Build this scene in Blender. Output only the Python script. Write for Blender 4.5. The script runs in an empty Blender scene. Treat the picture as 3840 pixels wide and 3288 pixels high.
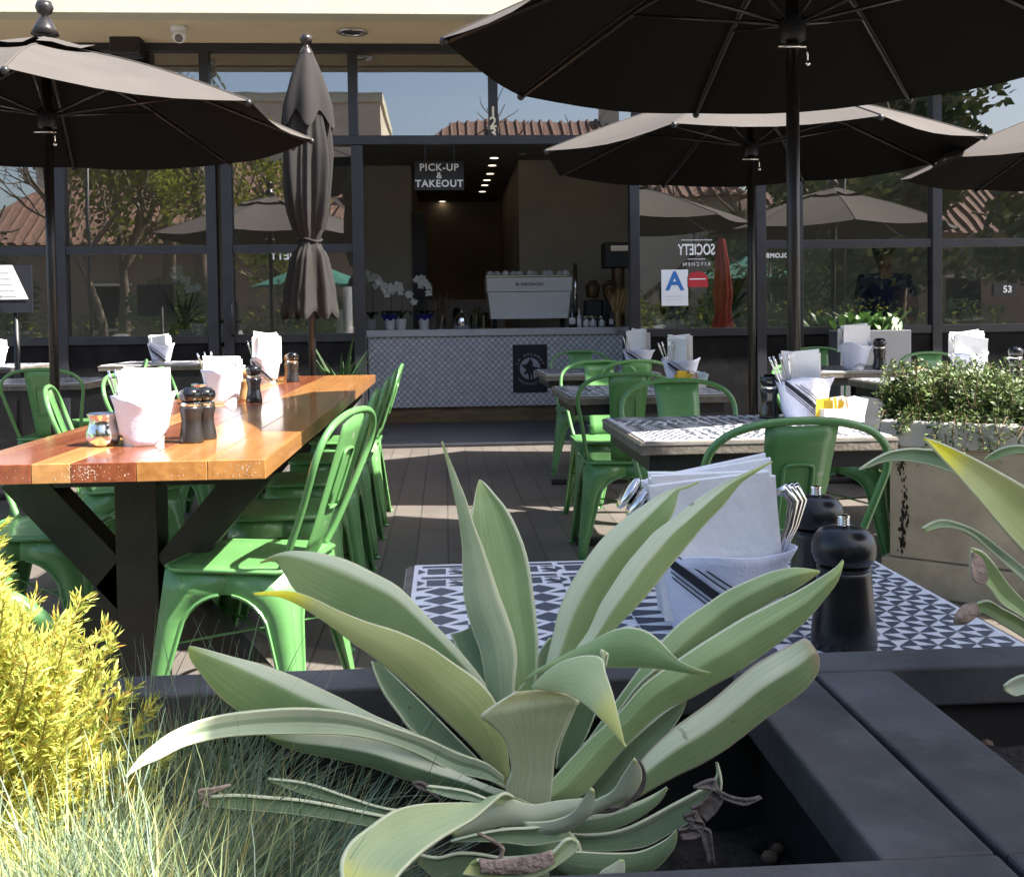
import bpy, bmesh, math, random
from mathutils import Vector, Matrix
PI = math.pi
sc = bpy.context.scene
col = sc.collection
RND = random.Random(7)

# ------------------------------------------------------------------ camera
F_PX, PX, PY, HZ = 3900.0, 1920.0, 1331.0, 1.09
PSI, PITCH, ROLL = 0.0641, 0.0331, 0.0135
_fw = Vector((math.sin(PSI)*math.cos(PITCH), math.cos(PSI)*math.cos(PITCH), -math.sin(PITCH)))
_r0 = _fw.cross(Vector((0, 0, 1))).normalized()
_u0 = _r0.cross(_fw).normalized()
_rt = _r0*math.cos(ROLL) - _u0*math.sin(ROLL)
_up = _u0*math.cos(ROLL) + _r0*math.sin(ROLL)
CAM = Vector((0, 0, HZ))
cd = bpy.data.cameras.new("camera")
cam = bpy.data.objects.new("camera", cd)
col.objects.link(cam)
cam.matrix_world = Matrix(((_rt.x, _up.x, -_fw.x, 0), (_rt.y, _up.y, -_fw.y, 0), (_rt.z, _up.z, -_fw.z, HZ), (0, 0, 0, 1)))
cd.sensor_width = 36.0
cd.lens = 36.0*F_PX/3840.0
cd.shift_y = -(1644.0-PY)/3840.0
cd.clip_start = 0.02
cd.clip_end = 600
sc.camera = cam

def at(x, y, Y):
    """world point seen at photo position (x, y) in the plane at distance Y"""
    d = _fw*F_PX + _rt*(x-PX) + _up*(PY-y)
    return CAM + d*(Y/d.y)

# ------------------------------------------------------------------ materials
def nodes_of(name):
    m = bpy.data.materials.new(name)
    m.use_nodes = True
    nt = m.node_tree
    return m, nt, nt.nodes["Principled BSDF"]

def setin(b, key, v):
    if key in b.inputs:
        b.inputs[key].default_value = v

def mat(name, c, rough=.6, metal=0., var=.12, scale=8., bump=0., bscale=60., spec=.5, coat=0., c2=None, detail=4., stretch=None, trans=0.):
    m, nt, b = nodes_of(name)
    N, L = nt.nodes, nt.links
    tc = N.new("ShaderNodeTexCoord")
    vec = tc.outputs["Object"]
    if stretch:
        mp = N.new("ShaderNodeMapping"); mp.inputs["Scale"].default_value = stretch
        L.new(vec, mp.inputs["Vector"]); vec = mp.outputs["Vector"]
    nz = N.new("ShaderNodeTexNoise"); nz.inputs["Scale"].default_value = scale; nz.inputs["Detail"].default_value = detail
    L.new(vec, nz.inputs["Vector"])
    rp = N.new("ShaderNodeValToRGB")
    a = tuple(max(0, k*(1-var)) for k in c); z = tuple(min(1, k*(1+var)) for k in (c2 or c))
    rp.color_ramp.elements[0].position = .3; rp.color_ramp.elements[1].position = .7
    rp.color_ramp.elements[0].color = (*a, 1); rp.color_ramp.elements[1].color = (*z, 1)
    L.new(nz.outputs["Fac"], rp.inputs["Fac"])
    L.new(rp.outputs["Color"], b.inputs["Base Color"])
    b.inputs["Roughness"].default_value = rough
    b.inputs["Metallic"].default_value = metal
    setin(b, "Specular IOR Level", spec)
    setin(b, "Coat Weight", coat); setin(b, "Coat Roughness", .08)
    if bump:
        n2 = N.new("ShaderNodeTexNoise"); n2.inputs["Scale"].default_value = bscale; n2.inputs["Detail"].default_value = 5
        L.new(vec, n2.inputs["Vector"])
        bp = N.new("ShaderNodeBump"); bp.inputs["Strength"].default_value = bump; bp.inputs["Distance"].default_value = .01
        L.new(n2.outputs["Fac"], bp.inputs["Height"]); L.new(bp.outputs["Normal"], b.inputs["Normal"])
    if trans:
        t = N.new("ShaderNodeBsdfTranslucent"); L.new(rp.outputs["Color"], t.inputs["Color"])
        mx = N.new("ShaderNodeMixShader"); mx.inputs["Fac"].default_value = trans
        L.new(b.outputs["BSDF"], mx.inputs[1]); L.new(t.outputs["BSDF"], mx.inputs[2])
        L.new(mx.outputs["Shader"], N["Material Output"].inputs["Surface"])
    return m

def emit(name, c, s):
    m, nt, b = nodes_of(name)
    b.inputs["Base Color"].default_value = (*c, 1)
    b.inputs["Emission Color"].default_value = (*c, 1)
    b.inputs["Emission Strength"].default_value = s
    return m

def glass_mat(name, tint, refl):
    m, nt, b = nodes_of(name)
    N, L = nt.nodes, nt.links
    N.remove(b)
    tr = N.new("ShaderNodeBsdfTransparent"); tr.inputs["Color"].default_value = (*tint, 1)
    gl = N.new("ShaderNodeBsdfGlossy"); gl.inputs["Roughness"].default_value = 0.0
    gl.inputs["Color"].default_value = (1, 1, 1, 1)
    if refl > .1:      # slightly wavy panes
        tc = N.new("ShaderNodeTexCoord"); nz = N.new("ShaderNodeTexNoise"); nz.inputs["Scale"].default_value = 1.7; nz.inputs["Detail"].default_value = 1
        L.new(tc.outputs["Object"], nz.inputs["Vector"])
        bp = N.new("ShaderNodeBump"); bp.inputs["Strength"].default_value = .045; bp.inputs["Distance"].default_value = .02
        L.new(nz.outputs["Fac"], bp.inputs["Height"]); L.new(bp.outputs["Normal"], gl.inputs["Normal"])
    lw = N.new("ShaderNodeLayerWeight"); lw.inputs["Blend"].default_value = .35
    mr = N.new("ShaderNodeMapRange"); mr.inputs["To Min"].default_value = refl; mr.inputs["To Max"].default_value = 1
    L.new(lw.outputs["Fresnel"], mr.inputs["Value"])
    mx = N.new("ShaderNodeMixShader")
    L.new(mr.outputs["Result"], mx.inputs["Fac"]); L.new(tr.outputs["BSDF"], mx.inputs[1]); L.new(gl.outputs["BSDF"], mx.inputs[2])
    L.new(mx.outputs["Shader"], N["Material Output"].inputs["Surface"])
    return m

# ------------------------------------------------------------------ mesh builder
class MB:
    def __init__(s):
        s.v, s.f, s.mi, s.uv = [], [], [], {}
    def add(s, vs, fs, mi=0):
        o = len(s.v); s.v += [tuple(p) for p in vs]
        for f in fs:
            s.f.append(tuple(o+i for i in f)); s.mi.append(mi)
        return o
    def box(s, x0, y0, z0, x1, y1, z1, mi=0, M=None):
        vs = [Vector((x, y, z)) for z in (z0, z1) for y in (y0, y1) for x in (x0, x1)]
        if M is not None: vs = [M @ p for p in vs]
        s.add(vs, [(0, 2, 3, 1), (4, 5, 7, 6), (0, 1, 5, 4), (2, 6, 7, 3), (0, 4, 6, 2), (1, 3, 7, 5)], mi)
        return s
    def beam(s, a, b, w, h, mi=0, upv=(0, 0, 1)):
        a, b = Vector(a), Vector(b); t = (b-a).normalized()
        sd = t.cross(Vector(upv))
        if sd.length < 1e-4: sd = t.cross(Vector((1, 0, 0)))
        sd.normalize(); u = sd.cross(t)
        vs = [p + sd*i*w/2 + u*j*h/2 for p in (a, b) for j in (-1, 1) for i in (-1, 1)]
        s.add(vs, [(0, 2, 3, 1), (4, 5, 7, 6), (0, 1, 5, 4), (2, 6, 7, 3), (0, 4, 6, 2), (1, 3, 7, 5)], mi)
        return s
    def tube(s, pts, r, n=8, mi=0, closed=False, cap=True):
        P = [Vector(p) for p in pts]; m = len(P)
        rr = r if hasattr(r, '__len__') else [r]*m
        prev = None; base = len(s.v)
        for i, p in enumerate(P):
            if closed: t = P[(i+1) % m]-P[i-1]
            else: t = P[min(i+1, m-1)]-P[max(i-1, 0)]
            t.normalize()
            if prev is None:
                a = t.cross(Vector((0, 0, 1)))
                if a.length < .1: a = t.cross(Vector((1, 0, 0)))
            else:
                a = prev - t*prev.dot(t)
            a.normalize(); prev = a; b = t.cross(a)
            for k in range(n):
                q = p + (a*math.cos(2*PI*k/n)+b*math.sin(2*PI*k/n))*rr[i]
                s.v.append(tuple(q))
        for i in range(m if closed else m-1):
            for k in range(n):
                i2 = (i+1) % m
                s.f.append((base+i*n+k, base+i*n+(k+1) % n, base+i2*n+(k+1) % n, base+i2*n+k)); s.mi.append(mi)
        if cap and not closed:
            s.f.append(tuple(base+k for k in reversed(range(n)))); s.mi.append(mi)
            s.f.append(tuple(base+(m-1)*n+k for k in range(n))); s.mi.append(mi)
        return s
    def lathe(s, prof, c=(0, 0, 0), n=20, mi=0, fn=None, M=None, cap=True):
        base = len(s.v); c = Vector(c)
        for (r, z) in prof:
            for k in range(n):
                a = 2*PI*k/n
                q = r*(fn(a, z) if fn else 1)
                p = Vector((q*math.cos(a), q*math.sin(a), z))
                if M is not None: p = M @ p
                s.v.append(tuple(p + c))
        for i in range(len(prof)-1):
            for k in range(n):
                s.f.append((base+i*n+k, base+i*n+(k+1) % n, base+(i+1)*n+(k+1) % n, base+(i+1)*n+k)); s.mi.append(mi)
        if cap:
            if prof[0][0] > 1e-5: s.f.append(tuple(base+k for k in reversed(range(n)))); s.mi.append(mi)
            if prof[-1][0] > 1e-5:
                o = base+(len(prof)-1)*n; s.f.append(tuple(o+k for k in range(n))); s.mi.append(mi)
        return s
    def ball(s, c, r, n=10, mi=0, sx=1, sy=1, sz=1):
        m = max(4, n//2); base = len(s.v)
        for i in range(m+1):
            ph = PI*i/m
            for k in range(n):
                a = 2*PI*k/n
                s.v.append((c[0]+sx*r*math.sin(ph)*math.cos(a), c[1]+sy*r*math.sin(ph)*math.sin(a), c[2]-sz*r*math.cos(ph)))
        for i in range(m):
            for k in range(n):
                s.f.append((base+i*n+k, base+i*n+(k+1) % n, base+(i+1)*n+(k+1) % n, base+(i+1)*n+k)); s.mi.append(mi)
        return s
    def quad(s, a, b, c, d, mi=0):
        s.add([a, b, c, d], [(0, 1, 2, 3)], mi); return s
    def poly(s, pts, mi=0):
        s.add(pts, [tuple(range(len(pts)))], mi); return s
    def prism(s, pts, z0, z1, mi=0):
        n = len(pts)
        vs = [(p[0], p[1], z0) for p in pts]+[(p[0], p[1], z1) for p in pts]
        fs = [tuple(reversed(range(n))), tuple(range(n, 2*n))]+[(i, (i+1) % n, n+(i+1) % n, n+i) for i in range(n)]
        s.add(vs, fs, mi); return s
    def grid(s, rows, mi=0, uv=False):
        nr, nc = len(rows), len(rows[0]); base = len(s.v)
        for i, r in enumerate(rows):
            for j, p in enumerate(r):
                if uv: s.uv[len(s.v)] = (j/(nc-1), i/(nr-1))
                s.v.append(tuple(p))
        for i in range(nr-1):
            for j in range(nc-1):
                a = base+i*nc+j
                s.f.append((a, a+1, a+nc+1, a+nc)); s.mi.append(mi)
        return s
    def move(s, M):
        s.v = [tuple(M @ Vector(p)) for p in s.v]; return s
    def mesh(s, name, mats, smooth=False, ang=None):
        me = bpy.data.meshes.new(name)
        me.from_pydata(s.v, [], s.f)
        if not isinstance(mats, (list, tuple)): mats = [mats]
        for m in mats: me.materials.append(m)
        me.polygons.foreach_set("material_index", s.mi)
        if s.uv:
            ul = me.uv_layers.new(name="UVMap")
            for lp in me.loops:
                ul.data[lp.index].uv = s.uv.get(lp.vertex_index, (.5, .5))
        if smooth: me.polygons.foreach_set("use_smooth", [True]*len(s.f))
        me.update()
        if smooth and ang:
            try: me.set_sharp_from_angle(angle=math.radians(ang))
            except Exception: pass
        return me
    def build(s, name, mats, parent=None, smooth=False, ang=None, bevel=0, solid=0, label=None):
        o = bpy.data.objects.new(name, s.mesh(name, mats, smooth, ang))
        col.objects.link(o)
        if parent is not None: o.parent = parent
        if solid:
            d = o.modifiers.new("solid", 'SOLIDIFY'); d.thickness = solid; d.offset = 0
        if bevel:
            d = o.modifiers.new("bevel", 'BEVEL'); d.width = bevel; d.segments = 2; d.limit_method = 'ANGLE'
        if label: o['label'] = label
        return o

def tag(o, label=None, cat=None, group=None, kind=None):
    if label: o['label'] = label
    if cat: o['category'] = cat
    if group: o['group'] = group
    if kind: o['kind'] = kind
    return o

def thing(name, loc, label, cat, rz=0, group=None):
    o = bpy.data.objects.new(name, None); col.objects.link(o)
    o.empty_display_size = .1
    o.location = loc; o.rotation_euler = (0, 0, rz)
    return tag(o, label, cat, group)

def dup(root, loc, rz, label, group=None):
    r = root.copy(); col.objects.link(r); r.location = loc; r.rotation_euler = (0, 0, rz)
    r['label'] = label
    if group: r['group'] = group
    for ch in list(root.children):
        c = ch.copy(); col.objects.link(c); c.parent = r
        for g in list(ch.children):
            d = g.copy(); col.objects.link(d); d.parent = c
    return r

def crom(P, n):
    """Catmull-Rom resample of a list of Vectors to n points per span"""
    out = []; m = len(P)
    for i in range(m-1):
        p0, p1, p2, p3 = P[max(i-1, 0)], P[i], P[i+1], P[min(i+2, m-1)]
        for k in range(n):
            t = k/n
            out.append(.5*((2*p1)+(p2-p0)*t+(2*p0-5*p1+4*p2-p3)*t*t+(3*p1-p0-3*p2+p3)*t*t*t))
    out.append(P[-1].copy())
    return out

def text_mesh(body, size, M, mtl, parent, name="lettering", ext=.002, off=.0, spacing=1., align='CENTER'):
    cu = bpy.data.curves.new("txt", 'FONT'); cu.body = body; cu.size = size; cu.extrude = ext; cu.offset = off
    cu.align_x = align; cu.align_y = 'CENTER'; cu.space_character = spacing; cu.space_line = .95
    cu.resolution_u = 4
    t = bpy.data.objects.new("txt", cu); col.objects.link(t)
    bpy.context.view_layer.update()
    me = bpy.data.meshes.new_from_object(t.evaluated_get(bpy.context.evaluated_depsgraph_get()))
    bpy.data.objects.remove(t)
    me.transform(M)
    me.materials.clear(); me.materials.append(mtl)
    o = bpy.data.objects.new(name, me); col.objects.link(o)
    if parent is not None: o.parent = parent
    return o
# letters facing the viewer (-Y): x right, z up
def facing(loc, mirror=False):
    M = Matrix.Translation(Vector(loc)) @ Matrix.Rotation(PI/2, 4, 'X')
    if mirror: M = M @ Matrix.Scale(-1, 4, Vector((1, 0, 0)))
    return M
M = {}
M['green'] = mat('green_powder_coat', (.105, .262, .085), rough=.34, var=.10, scale=5, coat=.25, bump=.02, bscale=30)
# rubbed and scuffed spots in the paint
_nt = M['green'].node_tree; _b = _nt.nodes['Principled BSDF']; _l = _b.inputs['Base Color'].links[0].from_socket
_tc = _nt.nodes.new('ShaderNodeTexCoord'); _n = _nt.nodes.new('ShaderNodeTexNoise'); _n.inputs['Scale'].default_value = 34; _n.inputs['Detail'].default_value = 6
_oi = _nt.nodes.new('ShaderNodeObjectInfo'); _va = _nt.nodes.new('ShaderNodeVectorMath'); _va.operation = 'ADD'
_nt.links.new(_tc.outputs['Object'], _va.inputs[0]); _nt.links.new(_oi.outputs['Location'], _va.inputs[1]); _nt.links.new(_va.outputs['Vector'], _n.inputs['Vector'])
_mr = _nt.nodes.new('ShaderNodeMapRange'); _mr.inputs['From Min'].default_value = .66; _mr.inputs['From Max'].default_value = .70; _mr.inputs['To Max'].default_value = .7
_nt.links.new(_n.outputs['Fac'], _mr.inputs['Value'])
_m = _nt.nodes.new('ShaderNodeMix'); _m.data_type = 'RGBA'; _nt.links.new(_mr.outputs['Result'], _m.inputs['Factor']); _nt.links.new(_l, _m.inputs[6]); _m.inputs[7].default_value = (.34, .40, .30, 1)
_nt.links.new(_m.outputs[2], _b.inputs['Base Color'])
M['black_metal'] = mat('black_powder_coat', (.012, .012, .014), rough=.45, var=.3, scale=12)
M['dark_steel'] = mat('dark_bronze_steel', (.020, .021, .027), rough=.42, var=.2, scale=6)
M['chrome'] = mat('polished_steel', (.75, .74, .72), rough=.12, metal=1, var=.05)
M['white_paint'] = mat('white_enamel', (.75, .76, .76), rough=.3, var=.04)
M['ceramic'] = mat('white_ceramic', (.66, .66, .65), rough=.2, var=.03, coat=.3)
M['black_gloss'] = mat('black_lacquer', (.007, .007, .009), rough=.13, var=.2, coat=.5)
M['mill_body'] = mat('worn_black_wood', (.02, .017, .016), rough=.3, var=.3, scale=20)
M['paper'] = mat('paper_napkin', (.86, .85, .85), rough=.9, var=.04, scale=20, bump=.25, bscale=45)
M['cloth'] = mat('white_linen', (.70, .72, .86), rough=.95, var=.04, scale=60, bump=.2, bscale=220)
M['stripe'] = mat('black_stripe', (.02, .02, .03), rough=.9, var=.1)
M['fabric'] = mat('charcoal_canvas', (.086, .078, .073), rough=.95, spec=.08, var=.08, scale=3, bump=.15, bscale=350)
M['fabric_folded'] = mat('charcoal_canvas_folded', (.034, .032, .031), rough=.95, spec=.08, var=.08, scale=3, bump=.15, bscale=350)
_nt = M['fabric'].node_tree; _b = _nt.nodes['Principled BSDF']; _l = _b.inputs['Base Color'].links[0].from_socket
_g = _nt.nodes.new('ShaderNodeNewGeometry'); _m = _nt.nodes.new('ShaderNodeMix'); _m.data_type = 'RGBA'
_nt.links.new(_g.outputs['Backfacing'], _m.inputs['Factor']); _nt.links.new(_l, _m.inputs[6]); _m.inputs[7].default_value = (.010, .009, .0085, 1)  # underside darkened: shade beneath the canopy put into the cloth colour
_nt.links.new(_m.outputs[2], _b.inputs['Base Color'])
M['pole'] = mat('bronze_pole', (.018, .015, .014), rough=.35, var=.2)
M['finial'] = mat('dark_finial', (.05, .045, .045), rough=.25, metal=.6, var=.2)
M['soffit'] = mat('tan_stucco_soffit', (.64, .53, .35), rough=.9, var=.05, scale=3, bump=.15, bscale=90)
M['fascia'] = mat('cream_stucco', (.50, .48, .36), rough=.9, var=.05, scale=4, bump=.2, bscale=80)
M['knee'] = mat('dark_wall_panel', (.009, .009, .010), rough=.8, var=.2, spec=.08)
M['int_wall'] = mat('interior_taupe_wall', (.42, .38, .30), rough=.85, var=.12, scale=1.2)
M['int_dark'] = mat('interior_brown_wall', (.50, .41, .31), rough=.8, var=.15, scale=1)
M['int_ceiling'] = mat('interior_ceiling', (.20, .18, .15), rough=.9, var=.08)
M['int_floor'] = mat('polished_concrete', (.11, .115, .13), rough=.35, var=.2, scale=2.5)
M['counter_top'] = mat('pale_quartz', (.66, .67, .70), rough=.4, var=.05, scale=20)
M['kick'] = mat('brass_kick_plate', (.22, .15, .07), rough=.4, var=.3, scale=5, stretch=(1, 6, 6))
M['sign_black'] = mat('black_sign_board', (.008, .009, .012), rough=.5, var=.1)
M['sign_white'] = mat('white_lettering', (.78, .79, .8), rough=.6, var=.03)
M['logo_board'] = mat('navy_plaque', (.012, .013, .02), rough=.5, var=.2)
M['logo_grey'] = mat('grey_print', (.42, .44, .5), rough=.6, var=.1)
M['glass'] = glass_mat('window_glass', (.80, .83, .83), .24)
M['clear'] = glass_mat('clear_glass', (.93, .95, .95), .06)
M['grade_white'] = mat('grade_card', (.72, .78, .85), rough=.5, var=.03)
M['blue_print'] = mat('blue_print', (.03, .16, .50), rough=.5, var=.05)
M['red_print'] = mat('red_sticker', (.42, .02, .03), rough=.5, var=.1)
M['stone'] = mat('beige_limestone', (.42, .35, .26), rough=.85, var=.16, scale=5, bump=.2, bscale=40, c2=(.48, .41, .31))
M['stone_rim'] = mat('weathered_white_rim', (.50, .48, .45), rough=.9, var=.22, scale=9, bump=.35, bscale=35)
M['dirt'] = mat('black_stain', (.03, .028, .02), rough=1, var=.3, scale=30)
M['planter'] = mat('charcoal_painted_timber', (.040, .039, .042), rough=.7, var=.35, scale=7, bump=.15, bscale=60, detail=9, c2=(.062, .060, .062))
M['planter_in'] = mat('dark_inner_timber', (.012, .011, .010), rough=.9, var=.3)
M['soil'] = mat('dark_soil', (.022, .017, .013), rough=1, var=.6, scale=60, bump=1, bscale=120)
M['tile_white'] = mat('mosaic_white', (.74, .74, .77), rough=.35, var=.05, scale=30)
M['tile_dark'] = mat('mosaic_slate', (.075, .085, .115), rough=.35, var=.12, scale=30)
M['table_edge'] = mat('weathered_table_edge', (.13, .11, .09), rough=.7, var=.35, scale=14, bump=.25, bscale=90)
M['edge_strip'] = mat('metal_edge_strip', (.35, .33, .30), rough=.4, metal=.5, var=.2)
M['twig'] = mat('grey_brown_bark', (.14, .09, .055), rough=.9, var=.3, scale=20)
M['dry_leaf'] = mat('dried_agave_leaf', (.36, .27, .22), rough=.9, var=.45, scale=60, bump=.5, bscale=200)
M['dry_grey'] = mat('withered_grey_leaf', (.12, .10, .09), rough=.9, var=.4, scale=60, bump=.5, bscale=200)
M['petal'] = mat('orchid_petal', (.72, .72, .68), rough=.7, var=.05, trans=.2)
M['leaf_mid'] = mat('glossy_leaf', (.07, .15, .035), rough=.4, var=.35, scale=14, trans=.15)
M['leaf_dark'] = mat('dark_foliage', (.028, .06, .02), rough=.5, var=.5, scale=5, trans=.1)
M['leaf_olive'] = mat('olive_foliage', (.09, .10, .03), rough=.6, var=.5, scale=3, trans=.15)
M['leaf_yellow'] = mat('yellow_green_leaf', (.30, .33, .05), rough=.5, var=.3, scale=8, trans=.2)
M['hedge_leaf'] = mat('hedge_leaf', (.07, .12, .035), rough=.5, var=.5, scale=11, c2=(.13, .18, .055), trans=.15)
M['reed'] = mat('dry_reed', (.42, .27, .11), rough=.9, var=.3)
M['terracotta'] = mat('terracotta_tile', (.15, .082, .060), rough=.9, var=.4, scale=6, stretch=(4, 1, 1))
M['stucco'] = mat('pale_stucco', (.55, .48, .38), rough=.9, var=.08, scale=2)
M['brick_house'] = mat('brown_stucco', (.22, .15, .11), rough=.9, var=.15, scale=2)
M['bark'] = mat('palm_bark', (.12, .09, .065), rough=.95, var=.35, scale=10, bump=.5, bscale=20)
M['red_canvas'] = mat('red_canvas', (.26, .025, .02), rough=.9, var=.15)
M['teal_canvas'] = mat('teal_canvas', (.01, .10, .075), rough=.9, var=.15)
M['skin'] = mat('skin', (.36, .20, .13), rough=.6, var=.08)
M['navy'] = mat('navy_jacket', (.03, .05, .14), rough=.9, var=.2)
M['trouser'] = mat('dark_trousers', (.02, .02, .025), rough=.9, var=.2)
M['hair'] = mat('dark_hair', (.015, .011, .009), rough=.7, var=.2)
M['blue_wrap'] = mat('blue_foil', (.02, .02, .22), rough=.3, var=.3)
M['packet_yellow'] = mat('yellow_packet', (.75, .50, .03), rough=.6, var=.1)
M['packet_brown'] = mat('brown_packet', (.42, .24, .13), rough=.7, var=.2)
M['packet_pink'] = mat('pink_packet', (.65, .45, .42), rough=.7, var=.1)
M['packet_blue'] = mat('pale_blue_packet', (.55, .68, .72), rough=.7, var=.1)
M['wood_mill'] = mat('light_wood_mill', (.40, .23, .09), rough=.45, var=.2, scale=12)
M['bronze_tank'] = mat('bronze_hopper', (.10, .06, .03), rough=.3, metal=.4, var=.3)
M['lamp_on'] = emit('lit_downlight', (1, .84, .62), .7)
M['lens'] = mat('camera_lens', (.15, .13, .12), rough=.15, var=.1)
M['number_cream'] = mat('cream_numeral', (.72, .66, .50), rough=.5, var=.05)
M['trestle'] = mat('black_stained_timber', (.020, .015, .012), rough=.5, var=.4, scale=9, bump=.15, bscale=40)
M['mill_black'] = mat('black_mill', (.009, .009, .010), rough=.28, var=.3, scale=20)

def wood(name, c, c2):
    return mat(name, c, rough=.22, var=.16, scale=3.2, c2=c2, stretch=(11, .8, 11), detail=7, coat=.4, bump=.02, bscale=12)
M['wood_orange'] = wood('honey_plank', (0.361, 0.156, 0.045), (0.410, 0.193, 0.061))
M['wood_red'] = wood('mahogany_plank', (0.187, 0.051, 0.022), (0.230, 0.072, 0.031))
M['wood_gold'] = wood('golden_plank', (0.400, 0.192, 0.064), (0.448, 0.232, 0.080))
M['wood_brown'] = wood('walnut_plank', (0.230, 0.089, 0.038), (0.272, 0.115, 0.051))
M['chip'] = mat('chipped_varnish', (.62, .48, .40), rough=.9, var=.2)

# paved deck: long narrow boards laid towards the building
m, nt, b = nodes_of('deck_pavers'); N, L = nt.nodes, nt.links
tc = N.new("ShaderNodeTexCoord"); mp = N.new("ShaderNodeMapping"); mp.inputs["Rotation"].default_value = (0, 0, PI/2)
L.new(tc.outputs["Object"], mp.inputs["Vector"])
br = N.new("ShaderNodeTexBrick"); br.inputs["Scale"].default_value = 1
br.inputs["Brick Width"].default_value = .9; br.inputs["Row Height"].default_value = .15
br.inputs["Mortar Size"].default_value = .0035; br.inputs["Mortar Smooth"].default_value = .1; br.inputs["Bias"].default_value = 0
br.inputs["Color1"].default_value = (.112, .098, .086, 1); br.inputs["Color2"].default_value = (.142, .124, .108, 1); br.inputs["Mortar"].default_value = (.05, .045, .042, 1)
L.new(mp.outputs["Vector"], br.inputs["Vector"])
nz = N.new("ShaderNodeTexNoise"); nz.inputs["Scale"].default_value = 3; nz.inputs["Detail"].default_value = 8
L.new(tc.outputs["Object"], nz.inputs["Vector"])
mx = N.new("ShaderNodeMix"); mx.data_type = 'RGBA'; mx.blend_type = 'MULTIPLY'; mx.inputs["Factor"].default_value = .6
rp = N.new("ShaderNodeValToRGB"); rp.color_ramp.elements[0].color = (.62, .62, .64, 1); rp.color_ramp.elements[1].color = (1.1, 1.08, 1.05, 1)
L.new(nz.outputs["Fac"], rp.inputs["Fac"])
L.new(br.outputs["Color"], mx.inputs[6]); L.new(rp.outputs["Color"], mx.inputs[7])
L.new(mx.outputs[2], b.inputs["Base Color"]); b.inputs["Roughness"].default_value = .55
bp = N.new("ShaderNodeBump"); bp.inputs["Strength"].default_value = .5; bp.inputs["Distance"].default_value = .004; bp.invert = True
L.new(br.outputs["Fac"], bp.inputs["Height"]); L.new(bp.outputs["Normal"], b.inputs["Normal"])
M['deck'] = m
M['asphalt'] = mat('grey_pavement', (.16, .155, .15), rough=.9, var=.2, scale=2)

# counter front: pale tiles with a dark diagonal grid
m, nt, b = nodes_of('diamond_tile'); N, L = nt.nodes, nt.links
tc = N.new("ShaderNodeTexCoord"); mp = N.new("ShaderNodeMapping"); mp.inputs["Rotation"].default_value = (0, PI/4, 0)
L.new(tc.outputs["Object"], mp.inputs["Vector"])
sp = N.new("ShaderNodeSeparateXYZ"); L.new(mp.outputs["Vector"], sp.inputs["Vector"])
cb = N.new("ShaderNodeCombineXYZ"); L.new(sp.outputs["X"], cb.inputs["X"]); L.new(sp.outputs["Z"], cb.inputs["Y"])
br = N.new("ShaderNodeTexBrick"); br.offset = 0; br.inputs["Scale"].default_value = 1
br.inputs["Brick Width"].default_value = .048; br.inputs["Row Height"].default_value = .048
br.inputs["Mortar Size"].default_value = .0030; br.inputs["Mortar Smooth"].default_value = .1
br.inputs["Color1"].default_value = (.66, .67, .73, 1); br.inputs["Color2"].default_value = (.82, .83, .87, 1); br.inputs["Mortar"].default_value = (.09, .095, .12, 1)
L.new(cb.outputs["Vector"], br.inputs["Vector"]); L.new(br.outputs["Color"], b.inputs["Base Color"]); b.inputs["Roughness"].default_value = .3
M['diamond'] = m

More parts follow.
